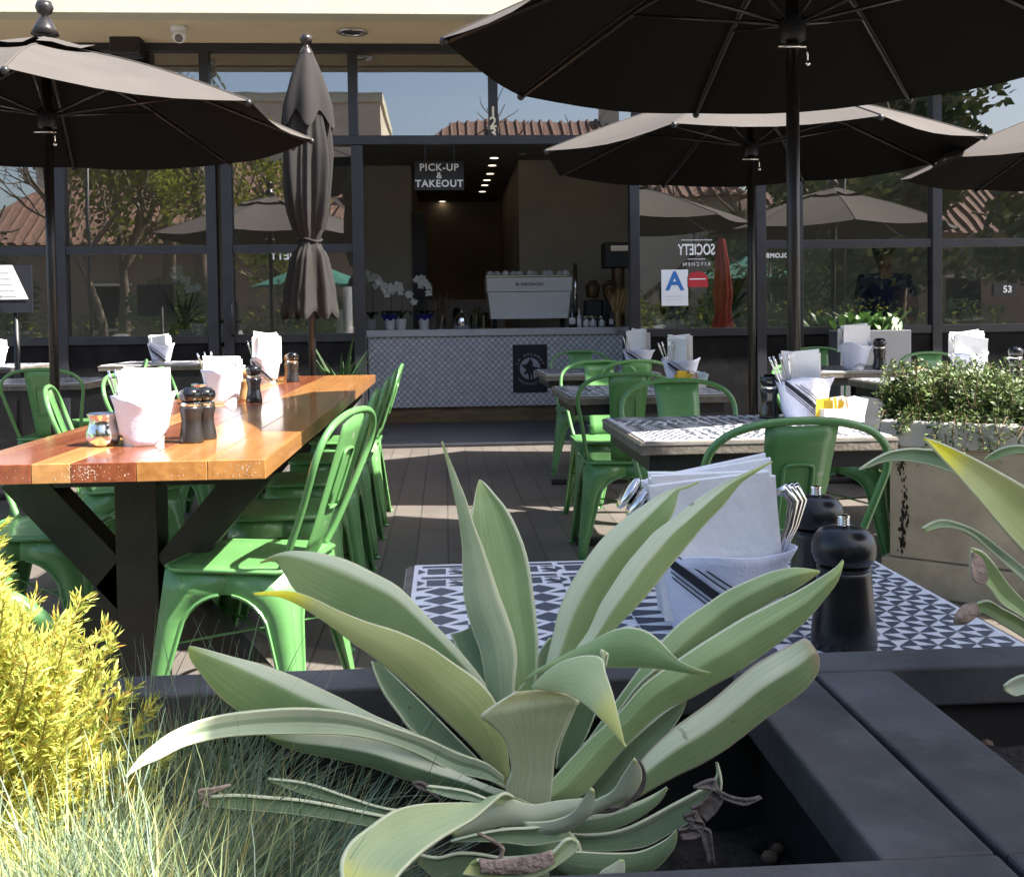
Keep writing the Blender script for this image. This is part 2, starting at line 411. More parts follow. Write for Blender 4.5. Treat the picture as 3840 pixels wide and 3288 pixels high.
# agave leaf: glaucous green, pale margins, tip colour by leaf
def agave_mat(name, ca, cb_, tip, tipv=.93, margin=(.70, .74, .50)):
    m, nt, b = nodes_of(name); N, L = nt.nodes, nt.links
    uv = N.new("ShaderNodeUVMap"); sp = N.new("ShaderNodeSeparateXYZ"); L.new(uv.outputs["UV"], sp.inputs["Vector"])
    tc = N.new("ShaderNodeTexCoord")
    n1 = N.new("ShaderNodeTexNoise"); n1.inputs["Scale"].default_value = 9; n1.inputs["Detail"].default_value = 5
    L.new(tc.outputs["Object"], n1.inputs["Vector"])
    # long streaks
    mp = N.new("ShaderNodeMapping"); mp.inputs["Scale"].default_value = (26, 1.2, 1); L.new(uv.outputs["UV"], mp.inputs["Vector"])
    n2 = N.new("ShaderNodeTexNoise"); n2.inputs["Scale"].default_value = 1.5; n2.inputs["Detail"].default_value = 3
    L.new(mp.outputs["Vector"], n2.inputs["Vector"])
    ad = N.new("ShaderNodeMath"); ad.operation = 'ADD'; L.new(n1.outputs["Fac"], ad.inputs[0])
    ml = N.new("ShaderNodeMath"); ml.operation = 'MULTIPLY'; ml.inputs[1].default_value = .75; L.new(n2.outputs["Fac"], ml.inputs[0])
    L.new(ml.outputs[0], ad.inputs[1])
    r1 = N.new("ShaderNodeValToRGB"); r1.color_ramp.elements[0].position = .68; r1.color_ramp.elements[1].position = 1.06
    r1.color_ramp.elements[0].color = (*ca, 1); r1.color_ramp.elements[1].color = (*cb_, 1)
    L.new(ad.outputs[0], r1.inputs["Fac"])
    # sky light on one side of the fold painted in, plus pale wax
    at_ = N.new("ShaderNodeAttribute"); at_.attribute_name = "fold_light_bloom"
    bn = N.new("ShaderNodeMath"); bn.operation = 'MULTIPLY'; L.new(at_.outputs["Fac"], bn.inputs[0])
    bs = N.new("ShaderNodeMapRange"); bs.inputs["From Min"].default_value = .15; bs.inputs["From Max"].default_value = .75; bs.inputs["To Min"].default_value = .55; bs.inputs["To Max"].default_value = .95
    L.new(n2.outputs["Fac"], bs.inputs["Value"]); L.new(bs.outputs["Result"], bn.inputs[1])
    mb = N.new("ShaderNodeMix"); mb.data_type = 'RGBA'; L.new(bn.outputs[0], mb.inputs["Factor"]); L.new(r1.outputs["Color"], mb.inputs[6])
    mb.inputs[7].default_value = (.74, .79, .58, 1)
    # tip
    rt = N.new("ShaderNodeMapRange"); rt.inputs["From Min"].default_value = tipv-.07; rt.inputs["From Max"].default_value = tipv+.04
    L.new(sp.outputs["Y"], rt.inputs["Value"])
    m1 = N.new("ShaderNodeMix"); m1.data_type = 'RGBA'; L.new(rt.outputs["Result"], m1.inputs["Factor"])
    L.new(mb.outputs[2], m1.inputs[6]); m1.inputs[7].default_value = (*tip, 1)
    # margin
    sb = N.new("ShaderNodeMath"); sb.operation = 'SUBTRACT'; sb.inputs[1].default_value = .5; L.new(sp.outputs["X"], sb.inputs[0])
    ab = N.new("ShaderNodeMath"); ab.operation = 'ABSOLUTE'; L.new(sb.outputs[0], ab.inputs[0])
    rm = N.new("ShaderNodeMapRange"); rm.inputs["From Min"].default_value = .452; rm.inputs["From Max"].default_value = .468
    L.new(ab.outputs[0], rm.inputs["Value"])
    m2 = N.new("ShaderNodeMix"); m2.data_type = 'RGBA'; L.new(rm.outputs["Result"], m2.inputs["Factor"])
    L.new(m1.outputs[2], m2.inputs[6]); m2.inputs[7].default_value = (*margin, 1)
    # small blemishes
    n3 = N.new("ShaderNodeTexNoise"); n3.inputs["Scale"].default_value = 55; n3.inputs["Detail"].default_value = 2
    L.new(tc.outputs["Object"], n3.inputs["Vector"])
    r3 = N.new("ShaderNodeMapRange"); r3.inputs["From Min"].default_value = .74; r3.inputs["From Max"].default_value = .80
    L.new(n3.outputs["Fac"], r3.inputs["Value"])
    m3 = N.new("ShaderNodeMix"); m3.data_type = 'RGBA'; L.new(r3.outputs["Result"], m3.inputs["Factor"])
    L.new(m2.outputs[2], m3.inputs[6]); m3.inputs[7].default_value = (.10, .09, .05, 1)
    L.new(m3.outputs[2], b.inputs["Base Color"])
    b.inputs["Roughness"].default_value = .5; setin(b, "Specular IOR Level", .35)
    bp = N.new("ShaderNodeBump"); bp.inputs["Strength"].default_value = .12; bp.inputs["Distance"].default_value = .004
    L.new(n2.outputs["Fac"], bp.inputs["Height"]); L.new(bp.outputs["Normal"], b.inputs["Normal"])
    t = N.new("ShaderNodeBsdfTranslucent"); L.new(m3.outputs[2], t.inputs["Color"])
    mx = N.new("ShaderNodeMixShader"); mx.inputs["Fac"].default_value = .16
    L.new(b.outputs["BSDF"], mx.inputs[1]); L.new(t.outputs["BSDF"], mx.inputs[2]); L.new(mx.outputs["Shader"], N["Material Output"].inputs["Surface"])
    return m
M['ag_green'] = agave_mat('agave_green', (0.243, 0.367, 0.152), (0.373, 0.497, 0.231), (0.452, 0.542, 0.189))
M['ag_blue'] = agave_mat('agave_glaucous', (0.294, 0.395, 0.247), (0.441, 0.542, 0.363), (0.407, 0.497, 0.231))
M['ag_pale'] = agave_mat('agave_pale', (.42, .48, .31), (.56, .62, .44), (.52, .56, .26))
M['ag_olive'] = agave_mat('agave_olive', (0.373, 0.463, 0.179), (0.520, 0.576, 0.263), (0.850, 0.836, 0.063), tipv=.80)
M['ag_yellow'] = agave_mat('agave_yellowing', (0.384, 0.486, 0.263), (0.508, 0.599, 0.326), (0.588, 0.621, 0.210), tipv=.76)
M['ag_center'] = agave_mat('agave_center', (0.452, 0.520, 0.294), (0.599, 0.644, 0.399), (0.542, 0.531, 0.263), tipv=.90)
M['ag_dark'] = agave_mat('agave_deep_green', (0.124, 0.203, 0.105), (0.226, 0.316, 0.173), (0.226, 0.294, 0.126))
M['ag_brown'] = agave_mat('agave_brown_tip', (.23, .34, .15), (.34, .45, .23), (.36, .27, .18), tipv=.935, margin=(.50, .46, .32))

def weather(key, colr, sc1, lo, hi, amt, speck=None):
    """patches of dust or smears over a base colour"""
    nt = M[key].node_tree; b = nt.nodes['Principled BSDF']; src = b.inputs['Base Color'].links[0].from_socket
    tc = nt.nodes.new('ShaderNodeTexCoord'); n = nt.nodes.new('ShaderNodeTexNoise'); n.inputs['Scale'].default_value = sc1; n.inputs['Detail'].default_value = 9; n.inputs['Roughness'].default_value = .7
    nt.links.new(tc.outputs['Object'], n.inputs['Vector'])
    r = nt.nodes.new('ShaderNodeMapRange'); r.inputs['From Min'].default_value = lo; r.inputs['From Max'].default_value = hi; r.inputs['To Max'].default_value = amt
    nt.links.new(n.outputs['Fac'], r.inputs['Value'])
    m = nt.nodes.new('ShaderNodeMix'); m.data_type = 'RGBA'; nt.links.new(r.outputs['Result'], m.inputs['Factor']); nt.links.new(src, m.inputs[6]); m.inputs[7].default_value = (*colr, 1)
    out = m.outputs[2]
    if speck:
        v = nt.nodes.new('ShaderNodeTexVoronoi'); v.inputs['Scale'].default_value = speck; nt.links.new(tc.outputs['Object'], v.inputs['Vector'])
        r2 = nt.nodes.new('ShaderNodeMapRange'); r2.inputs['From Min'].default_value = .10; r2.inputs['From Max'].default_value = .06; nt.links.new(v.outputs['Distance'], r2.inputs['Value'])
        m2 = nt.nodes.new('ShaderNodeMix'); m2.data_type = 'RGBA'; nt.links.new(r2.outputs['Result'], m2.inputs['Factor']); nt.links.new(out, m2.inputs[6]); m2.inputs[7].default_value = (.3, .3, .3, 1); out = m2.outputs[2]
    nt.links.new(out, b.inputs['Base Color'])
weather('planter', (.12, .12, .12), 11, .50, .80, .75)
weather('planter', (.16, .155, .15), 55, .66, .74, .8)
weather('stone', (.24, .20, .15), 4, .5, .8, .8)
weather('tile_white', (.42, .43, .48), 14, .55, .8, .6)
weather('counter_top', (.42, .42, .44), 5, .5, .8, .5)
weather('deck', (.20, .19, .175), 1.6, .52, .75, .45)
weather('table_edge', (.24, .22, .19), 22, .5, .7, .7)
weather('knee', (.03, .03, .03), 3, .5, .8, .6)
weather('black_gloss', (.05, .05, .055), 18, .62, .8, .4)
# ------------------------------------------------------------------ ground
g = MB(); g.quad((-150, -150, -.012), (150, -150, -.012), (150, 150, -.012), (-150, 150, -.012))
tag(g.build('ground', M['asphalt']), kind='structure')
FY = 9.06
g = MB(); g.quad((-14, -.2, 0), (14, -.2, 0), (14, FY-.02, 0), (-14, FY-.02, 0))
tag(g.build('patio', M['deck']), kind='structure')

# ------------------------------------------------------------------ restaurant building
B = thing('restaurant_building', (0, FY, 0), 'restaurant front with dark steel framed windows, a tan soffit and a wide takeout opening', 'building')
def Bp(mb, name, mtl, **k):
    mb.move(Matrix.Translation((0, -FY, 0)))
    return mb.build(name, mtl, B, **k)
XL, XR, SZ = -10.0, 10.0, 3.457
fx = lambda n, y=900: at(n, y, FY).x
Bp(MB().box(XL, 8.13, SZ+.0, XR, 8.33, 4.3), 'fascia', M['fascia'], bevel=.004)
Bp(MB().box(XL, 8.335, SZ+.012, XR, FY+.05, SZ+.1), 'soffit', M['soffit'])
Bp(MB().box(XL, 8.34, SZ+.2, XR, 19, 4.25), 'roof', M['stucco'])
w = .085
Bp(MB().box(XL, FY-.04, SZ-.055, XR, FY+.05, SZ+.008), 'top_rail', M['dark_steel'], bevel=.003)
Bp(MB().box(XL, FY-.055, 2.61, XR, FY+.07, 2.686), 'header_beam', M['dark_steel'], bevel=.003)
xc, xd = fx(1345), fx(2378)
low = [fx(-560), fx(-170), fx(228), fx(797), fx(855), xc, xd, fx(2850), fx(2988), fx(3507), fx(4080)]
for i, x in enumerate(low):
    ww = .098 if i in (2, 5) else .086
    Bp(MB().box(x-ww/2, FY-.045, 0, x+ww/2, FY+.06, 2.607), 'mullion', M['dark_steel'], bevel=.003)
for x in (fx(-200, 280), fx(767, 280), fx(1322, 280), fx(1847, 280), fx(2385, 280), fx(2990, 280), fx(3507, 280), fx(4080, 280)):
    Bp(MB().box(x-.04, FY-.04, 2.688, x+.04, FY+.05, SZ-.057), 'mullion', M['dark_steel'], bevel=.003)
segs = [(low[i]+.045, low[i+1]-.045) for i in range(len(low)-1) if i != 5]
segs = [(XL, low[0]-.045)]+segs+[(low[-1]+.045, XR)]
for a, b_ in segs:
    if b_-a < .05: continue
    nt_ = abs(a-xd) < .2
    if not nt_: Bp(MB().box(a, FY-.03, 1.695, b_, FY+.045, 1.765), 'transom', M['dark_steel'], bevel=.003)
    Bp(MB().box(a, FY-.035, .93, b_, FY+.06, 1.0), 'sill', M['dark_steel'], bevel=.003)
    Bp(MB().box(a, FY-.02, 0, b_, FY+.05, .928), 'knee_wall', M['knee'])
    pn = Bp(MB().quad((a, FY+.012, 1.0), (b_, FY+.012, 1.0), (b_, FY+.012, 2.61 if nt_ else 1.695), (a, FY+.012, 2.61 if nt_ else 1.695)), 'window_pane', M['glass'])
    if not nt_: Bp(MB().quad((a, FY+.012, 1.765), (b_, FY+.012, 1.765), (b_, FY+.012, 2.61), (a, FY+.012, 2.61)), 'window_pane', M['glass'])
ups = [XL, fx(-200, 280), fx(767, 280), fx(1322, 280), fx(1847, 280), fx(2385, 280), fx(2990, 280), fx(3507, 280), fx(4080, 280), XR]
for a, b_ in zip(ups[:-1], ups[1:]):
    Bp(MB().quad((a+.04, FY+.012, 2.686), (b_-.04, FY+.012, 2.686), (b_-.04, FY+.012, SZ-.055), (a+.04, FY+.012, SZ-.055)), 'window_pane', M['glass'])
# door pull
hx = fx(878, 1190)
Bp(MB().tube([(hx, FY-.05, 1.0), (hx, FY-.10, 1.02), (hx, FY-.10, 1.26), (hx, FY-.05, 1.28)], .014, 8), 'door_handle', M['black_metal'], smooth=True)
# interior shell
Bp(MB().box(XL, FY+.06, -.006, XR, 19, -.001), 'interior_floor', M['int_floor'])
Bp(MB().box(XL, FY+.3, 3.05, XR, 19, 3.10), 'interior_ceiling', M['int_ceiling'])
xa, xb, xb2 = at(832, 1, 13.2).x, at(1545, 900, 13.2).x, at(1597, 900, 13.2).x
xr = at(1947, 900, 12.8).x
Bp(MB().box(XL, 13.2, 0, xb, 13.3, 3.05), 'interior_wall', M['int_wall'])
Bp(MB().box(xb+.002, 13.15, 0, xb2, 13.35, 2.45), 'door_jamb', M['black_metal'])
Bp(MB().box(xr, 12.8, 0, XR, 12.9, 3.05), 'interior_wall', M['int_wall'])
Bp(MB().box(xb-2, 17.2, 0, xr+2, 17.3, 3.05), 'interior_wall', M['int_dark'])
Bp(MB().box(xb-.1, 13.302, 0, xb, 17.2, 3.05), 'interior_wall', M['int_dark'])
Bp(MB().box(xr, 12.902, 0, xr+.1, 17.2, 3.05), 'interior_wall', M['int_dark'])
Bp(MB().box(XL-.1, FY-.05, 0, XL, 19, 4.25), 'side_wall', M['stucco'])
Bp(MB().box(XR, FY-.05, 0, XR+.1, 19, 4.25), 'side_wall', M['stucco'])
Bp(MB().box(XL, 19, 0, XR, 19.1, 4.25), 'rear_wall', M['stucco'])
Bp(MB().box(xc+.05, FY-.06, .001, xd-.05, FY+.05, .016), 'threshold', M['black_metal'])
# downlights inside
for (n, y) in [(1853, 593), (1846, 621), (1838, 652), (1826, 676), (1818, 695), (1809, 719), (1659, 756), (1920, 760), (1960, 578)]:
    h = at(n, y, 10).z-HZ
    Y = (3.05-HZ)/h*10
    p = at(n, y, Y)
    Bp(MB().lathe([(.05, 3.046), (.05, 3.049)], (p.x, p.y, 0), 14), 'downlight', M['lamp_on'] if n < 1900 else M['number_cream'])
# street number on the mullion over the opening
nx = fx(1849, 460)
for dgt, y in (('1', 422), ('2', 461), ('3', 501)):
    p = at(1849, y, FY-.045)
    t = text_mesh(dgt, .125, facing((p.x, -.048, p.z)), M['number_cream'], B, 'numeral', .003, .003)
# floor of the entrance seen dark behind the threshold is the interior floor; soffit fittings below
def soffit_xy(n, y, z=SZ+.01):
    h = at(n, y, 10).z-HZ; Y = (z-HZ)/h*10; return at(n, y, Y)
p = soffit_xy(1320, 120)
L1 = thing('soffit_downlight', (p.x, p.y, SZ+.012), 'round unlit chrome recessed downlight in the tan soffit', 'ceiling light')
MB().lathe([(.115, -.006), (.125, -.012), (.10, -.016), (.085, -.010), (.085, .0)], n=28).build('trim_ring', M['chrome'], L1, smooth=True)
MB().lathe([(.084, -.004), (.05, -.002), (.0, -.002)], n=24).build('reflector', M['white_paint'], L1, smooth=True)
p = soffit_xy(668, 100)
L2 = thing('security_camera', (p.x, p.y, SZ+.012), 'white dome security camera under the tan soffit', 'security camera')
MB().lathe([(.058, .0), (.062, -.02), (.055, -.045)], n=20).build('mount', M['white_paint'], L2, smooth=True)
MB().ball((.01, -.015, -.085), .055, 18).build('camera_ball', M['white_paint'], L2, smooth=True)
MB().lathe([(.032, .0), (.030, .012), (0, .013)], n=16).move(Matrix.Translation((.016, -.055, -.11)) @ Matrix.Rotation(math.radians(125), 4, 'X')).build('lens', M['lens'], L2, smooth=True)
p = at(478, 175, FY-.13)
L3 = thing('wall_speaker', (p.x, FY-.05, p.z), 'black loudspeaker box mounted high under the soffit at the left', 'speaker')
MB().box(-.125, -.17, -.09, .125, 0, .10).build('speaker_body', M['black_metal'], L3, bevel=.02)
MB().box(-.105, -.176, -.07, .105, -.171, .08).build('grille', M['pole'], L3)

# hanging sign
p0, p1 = at(1553, 606, 9.5), at(1740, 714, 9.5)
S = thing('hanging_sign', ((p0.x+p1.x)/2, 9.5, p1.z), 'black hanging board lettered PICK-UP & TAKEOUT in the opening', 'sign')
w2, hh = (p1.x-p0.x)/2, p0.z-p1.z
MB().box(-w2, -.012, 0, w2, .012, hh).build('board', M['sign_black'], S, bevel=.002)
for s in (-.55, .62):
    MB().box(s*w2-.008, -.006, hh, s*w2+.008, .006, 3.05-p1.z).build('hanger', M['black_metal'], S)
text_mesh("PICK-UP", .088, facing((0, -.013, hh*.775)), M['sign_white'], S, 'lettering', .002, .0022, 1.12)
text_mesh("&", .078, facing((.0, -.013, hh*.50)), M['sign_white'], S, 'lettering', .002, .0015)
text_mesh("TAKEOUT", .088, facing((.0, -.013, hh*.22)), M['sign_white'], S, 'lettering', .002, .0022, 1.12)

# ------------------------------------------------------------------ takeout counter
CY = 11.2
ct = at(1900, 1232, CY-.03).z
cl = at(1382, 1300, CY).x; cr = at(2420, 1300, CY).x
C = thing('takeout_counter', ((cl+cr)/2, CY, 0), 'takeout counter faced with pale diamond tiles and a quartz top', 'counter')
hw = (cr-cl)/2
kz = at(1700, 1525, CY).z
MB().box(-hw, 0, kz, hw, .75, ct-.075).build('tiled_front', M['diamond'], C)
MB().box(-hw-.04, -.04, ct-.073, hw+.04, .80, ct).build('countertop', M['counter_top'], C, bevel=.004)
MB().box(-hw, .05, .0, hw, .70, kz-.002).build('kick_plate', M['kick'], C)
a_, b_ = at(1922, 1293, CY), at(2053, 1470, CY)
lw, lh, lx, lz = b_.x-a_.x, a_.z-b_.z, (a_.x+b_.x)/2-(cl+cr)/2, (a_.z+b_.z)/2
pq = MB().box(lx-lw/2, -.014, lz-lh/2, lx+lw/2, -.002, lz+lh/2).build('logo_plaque', M['logo_board'], C, bevel=.002)
# emblem: pale round medallion with a dark winged figure, lettering on arcs
e = MB(); R0 = lw*.30
e.poly([(lx+R0*math.cos(2*PI*k/40), -.0165, lz+R0*1.04*math.sin(2*PI*k/40)) for k in range(40)])
e.build('medallion', M['logo_grey'], pq)
fig = [(-.02, 1.0), (.18, .78), (.30, .50), (.22, .30), (.42, .16), (1.0, .02), (1.0, -.16), (.45, -.10), (.30, -.30), (.34, -1.02), (.20, -1.04), (.08, -.45), (.05, -1.05), (-.12, -1.05), (-.22, -.45), (-.52, -.62), (-.62, -.42), (-.38, -.12), (-.70, .18), (-.84, .42), (-.50, .38), (-.22, .55)]
MB().poly([(lx+R0*x, -.0185, lz+R0*z) for x, z in fig]).build('emblem_figure', M['logo_board'], pq)
def arc_text(s, rad, a0, a1, size, flip=False):
    for k, chh in enumerate(s):
        if chh == ' ': continue
        a = a0+(a1-a0)*k/(len(s)-1)
        x, z = lx+rad*math.cos(a), lz+rad*1.03*math.sin(a)
        rot = (a-PI/2) if not flip else (a+PI/2)
        text_mesh(chh, size, Matrix.Translation((x, -.0165, z)) @ Matrix.Rotation(-rot, 4, 'Y') @ Matrix.Rotation(PI/2, 4, 'X'), M['logo_grey'], pq, 'letter', .001, .0006)
arc_text("LA COLOMBE", lw*.40, math.radians(158), math.radians(22), .036)
arc_text("TORREFACTION", lw*.44, math.radians(222), math.radians(318), .028, True)

# window stickers and lettering on the panes
WY = FY-.004
a_, b_ = at(2480, 1012, WY), at(2581, 1146, WY)
G = thing('grade_card', ((a_.x+b_.x)/2, WY, b_.z), 'white health card with a large blue letter A on the window', 'sign')
ww, hh = (b_.x-a_.x)/2, a_.z-b_.z
MB().box(-ww, 0, 0, ww, .003, hh).build('card', M['grade_white'], G)
text_mesh("A", hh*.72, facing((-.0, -.001, hh*.66)), M['blue_print'], G, 'lettering', .0006, .006)
MB().box(-ww*.7, -.0012, hh*.25, ww*.7, -.0002, hh*.265).box(-ww*.6, -.0012, hh*.17, ww*.6, -.0002, hh*.18).build('fine_print', M['logo_grey'], G)
a_, b_ = at(2577, 1018, WY), at(2655, 1076, WY)
G2 = thing('red_sticker', ((a_.x+b_.x)/2, WY, (a_.z+b_.z)/2), 'round topped red sticker on the glass beside the grade card', 'sticker')
ww, hh = (b_.x-a_.x)/2, (a_.z-b_.z)/2
MB().poly([(-ww, 0, -hh), (ww, 0, -hh), (ww, 0, hh*.3), (ww*.6, 0, hh*.85), (0, 0, hh), (-ww*.6, 0, hh*.85), (-ww, 0, hh*.3)]).build('sticker_face', M['red_print'], G2)
MB().box(-ww*.8, -.0012, -.004, ww*.8, -.0004, .006).build('white_band', M['grade_white'], G2)
p = at(2612, 938, WY)
G3 = thing('window_lettering', (p.x, WY, p.z), 'two mirrored lines of white lettering on the pane above the red sticker', 'lettering')
text_mesh("SOCIETY", .135, facing((0, 0, 0), True) @ Matrix.Scale(.62, 4, Vector((1, 0, 0))), M['sign_white'], G3, 'lettering', .0005, .002, 1.0)
text_mesh("KITCHEN", .045, facing((0, 0, -.125), True), M['sign_white'], G3, 'lettering', .0005, .0, 1.4)
MB().box(-.14, 0, .085, .14, .001, .090).box(-.08, 0, -.082, .08, .001, -.077).build('rule_line', M['sign_white'], G3)
p = at(2918, 959, WY)
G4 = thing('window_lettering', (p.x, WY, p.z), 'mirrored white lettering on the narrow pane between two dark posts', 'lettering')
text_mesh("COLOMBE", .055, facing((0, 0, 0), True), M['sign_white'], G4, 'lettering', .0005, .002, 1.15)
p = at(1052, 960, WY)
G5 = thing('window_lettering', (p.x, WY, p.z), 'mirrored white lettering on the pane behind the folded umbrella', 'lettering')
text_mesh("SOCIETY", .10, facing((0.1, 0, 0), True), M['sign_white'], G5, 'lettering', .0005, .001, .95)
p = at(3770, 1086, WY)
G6 = thing('number_plate', (p.x, WY, p.z), 'small black plate with the number 53 on the far right window', 'sign')
MB().box(-.11, 0, -.055, .11, .003, .055).build('plate', M['sign_black'], G6)
text_mesh("53", .085, facing((.02, -.001, 0)), M['sign_white'], G6, 'lettering', .0006, .002)
# ------------------------------------------------------------------ chairs
def make_chair(label):
    t = thing('metal_cafe_chair', (0, 0, 0), label, 'chair', 0, 'green metal cafe chairs')
    gm = M['green']
    # seat: dished rounded square
    n = 9; rows = []
    for i in range(n):
        r = []
        for j in range(n):
            u, v = -1+2*j/(n-1), -1+2*i/(n-1)
            k = 1-.10*(abs(u)**4*abs(v)**4)
            r.append((u*.185*k, v*.185*k, .452-.010*(1-u*u)*(1-v*v)-.006*(max(abs(u), abs(v))**8)))
        rows.append(r)
    s = MB().grid(rows)
    edge = [(.185*.985*x, .185*.985*y, .443) for x, y in [(-1, -.8), (-1, .8), (-.8, 1), (.8, 1), (1, .8), (1, -.8), (.8, -1), (-.8, -1)]]
    s.tube(edge, .006, 6, closed=True)
    s.build('seat', gm, t, smooth=True, solid=.003)
    def cpt(sx, sy, z):
        k = (1-z/.44)
        return Vector((sx*(.172+.048*k), sy*(.172+.052*k), z))
    for sx in (-1, 1):
        for sy in (-1, 1):
            lg = MB()
            for ax in (0, 1):
                rws = []; rim = []
                zs = [0, .06, .12, .18, .24, .28]+[.28+.10*math.sin(a) for a in [.3, .55, .8, 1.0, 1.2, 1.4, 1.5708]]+[.442]
                for z in zs:
                    c = cpt(sx, sy, z); half = abs(c[ax])
                    w0 = .020+.045*(z/.28) if z <= .28 else .065
                    if z <= .28: w = w0
                    elif z < .3799:
                        a = math.asin(min(1, (z-.28)/.10)); w = w0+(half-w0)*(1-math.cos(a))
                    else: w = half
                    d = Vector((-sx, 0, 0)) if ax == 0 else Vector((0, -sy, 0))
                    inn = c+d*w
                    mid = c+d*w*.5+Vector((sx if ax == 1 else 0, sy if ax == 0 else 0, 0))*.004
                    rws.append([c, mid, inn])
                    if z < .3799: rim.append(inn)
                lg.grid(rws)
                lg.tube(rim, .0045, 5)
            lg.ball(cpt(sx, sy, .006), .014, 8, sz=.6)
            lg.build('leg', gm, t, smooth=True, solid=.0025, ang=50)
    br = MB()
    br.tube([cpt(-1, -1, .25)*.97, cpt(1, 1, .25)*.97], .004, 5).tube([cpt(-1, 1, .245)*.97, cpt(1, -1, .245)*.97], .004, 5)
    br.build('brace', gm, t, smooth=True)
    lp = [(-.165, -.15, .445), (-.178, -.178, .50), (-.196, -.221, .60), (-.213, -.252, .68), (-.222, -.272, .735), (-.210, -.288, .785), (-.170, -.300, .822), (-.105, -.308, .843), (-.04, -.310, .850)]
    lp = lp+[(-x, y, z) for x, y, z in reversed(lp)]
    MB().tube(crom([Vector(p) for p in lp], 4), .0098, 8).build('back_frame', gm, t, smooth=True)
    rows = []
    for i in range(9):
        v = i/8; z = .455+v*.385; y = -.172-.085*v-.018*math.sin(PI*v)*-1
        y = -.172-.135*v**.92
        hw_ = .066+.022*v
        rows.append([(hw_*u, y-.008*(1-u*u), z) for u in (-1, -.6, -.2, .2, .6, 1)])
    bs = MB().grid(rows)
    def spl(u, z):
        v = (z-.455)/.385
        return Vector((u, -.172-.135*max(v, 0)**.92-.012, z))
    em = [spl(-.035, .60), spl(-.036, .72), spl(-.026, .745), spl(.026, .745), spl(.036, .72), spl(.035, .60), spl(.025, .585), spl(-.025, .585)]
    bs.tube(crom(em+[em[0]], 3), .0035, 6)
    em = [p+Vector((0, .018, 0)) for p in em]
    bs.build('splat', gm, t, smooth=True, solid=.002)
    return t
chair0 = make_chair('green metal chair')
_first = [True]
def chair(x, y, rz, label):
    if _first[0]:
        _first[0] = False
        chair0.location = (x, y, 0); chair0.rotation_euler = (0, 0, rz); chair0['label'] = label
        return chair0
    return dup(chair0, (x, y, 0), rz, label)
# column of mosaic tables, right of the aisle
chair(.80, 2.64, .05, 'green chair with its back to the viewer, tucked under the sunlit front mosaic table')
chair(.90, 3.64, PI+.05, 'green chair facing the viewer, its arched back above the front mosaic table far edge')
chair(.81, 4.80, -.04, 'green chair showing its arched leg apron, pushed in before the middle mosaic table')
chair(.87, 5.56, PI, 'green chair beyond the middle mosaic table, half hidden by nearer chair backs')
chair(1.06, 6.16, .1, 'green chair with a bright sunlit top rail before the mosaic table nearest the counter')
chair(.98, 7.46, PI-.1, 'green chair behind the mosaic table nearest the counter, against the diamond tiles')
# long timber table, aisle side: backs to the right
for i, (y, lab) in enumerate([
    (2.93, 'green chair nearest the viewer on the aisle side of the table, seat striped with sun'),
    (3.66, 'second green chair on the aisle side of the timber table, behind the sunlit one'),
    (4.36, 'middle green chair of the five along the aisle side of the timber table'),
    (5.02, 'fourth green chair along the aisle side of the long timber table, fully in shade'),
    (5.78, 'farthest green chair on the aisle side, its lit rail against the tiled counter')]):
    chair(-.55 if i else -.545, y, PI/2-(0 if i else .24), lab)
for i, (y, dx, r, lab) in enumerate([
    (2.62, -.0, .05, 'shaded green chair nearest the viewer on the left side of the long timber table'),
    (3.42, -.0, -.03, 'green chair on the left of the timber table beside the creamer, mostly in shade'),
    (4.32, .02, .25, 'green chair with a bright sunlit curved back left of the timber table, behind the creamer'),
    (5.15, .0, 0., 'green chair on the left of the timber table hidden behind the nearest napkin bucket'),
    (5.95, .02, .1, 'green chair left of the timber table, its rail just right of the nearest bucket')]):
    chair(-1.30+dx, y, -PI/2+r, lab)
chair(-.615, 1.36, .0, 'green chair behind the yellow conifer at the left edge of the planter')
chair(-2.30, 6.32, .06, 'dark shaded green chair beside the left umbrella pole')
chair(-2.36, 7.25, PI/2+.3, 'green chair turned sideways behind the left umbrella pole, its rail catching the sun')
chair(-2.62, 4.0, -.6, 'green chair at the left edge of the photo, only its curved rail in view')
chair(1.86, 4.72, -PI/2-.55, 'sunlit green chair standing sideways between the middle umbrella poles')
chair(2.78, 7.42, PI-.1, 'green chair behind the sunlit mosaic tables at the right, splat towards the viewer')
chair(3.10, 6.1, PI+.15, 'green chair behind the napkin bucket at the far right')

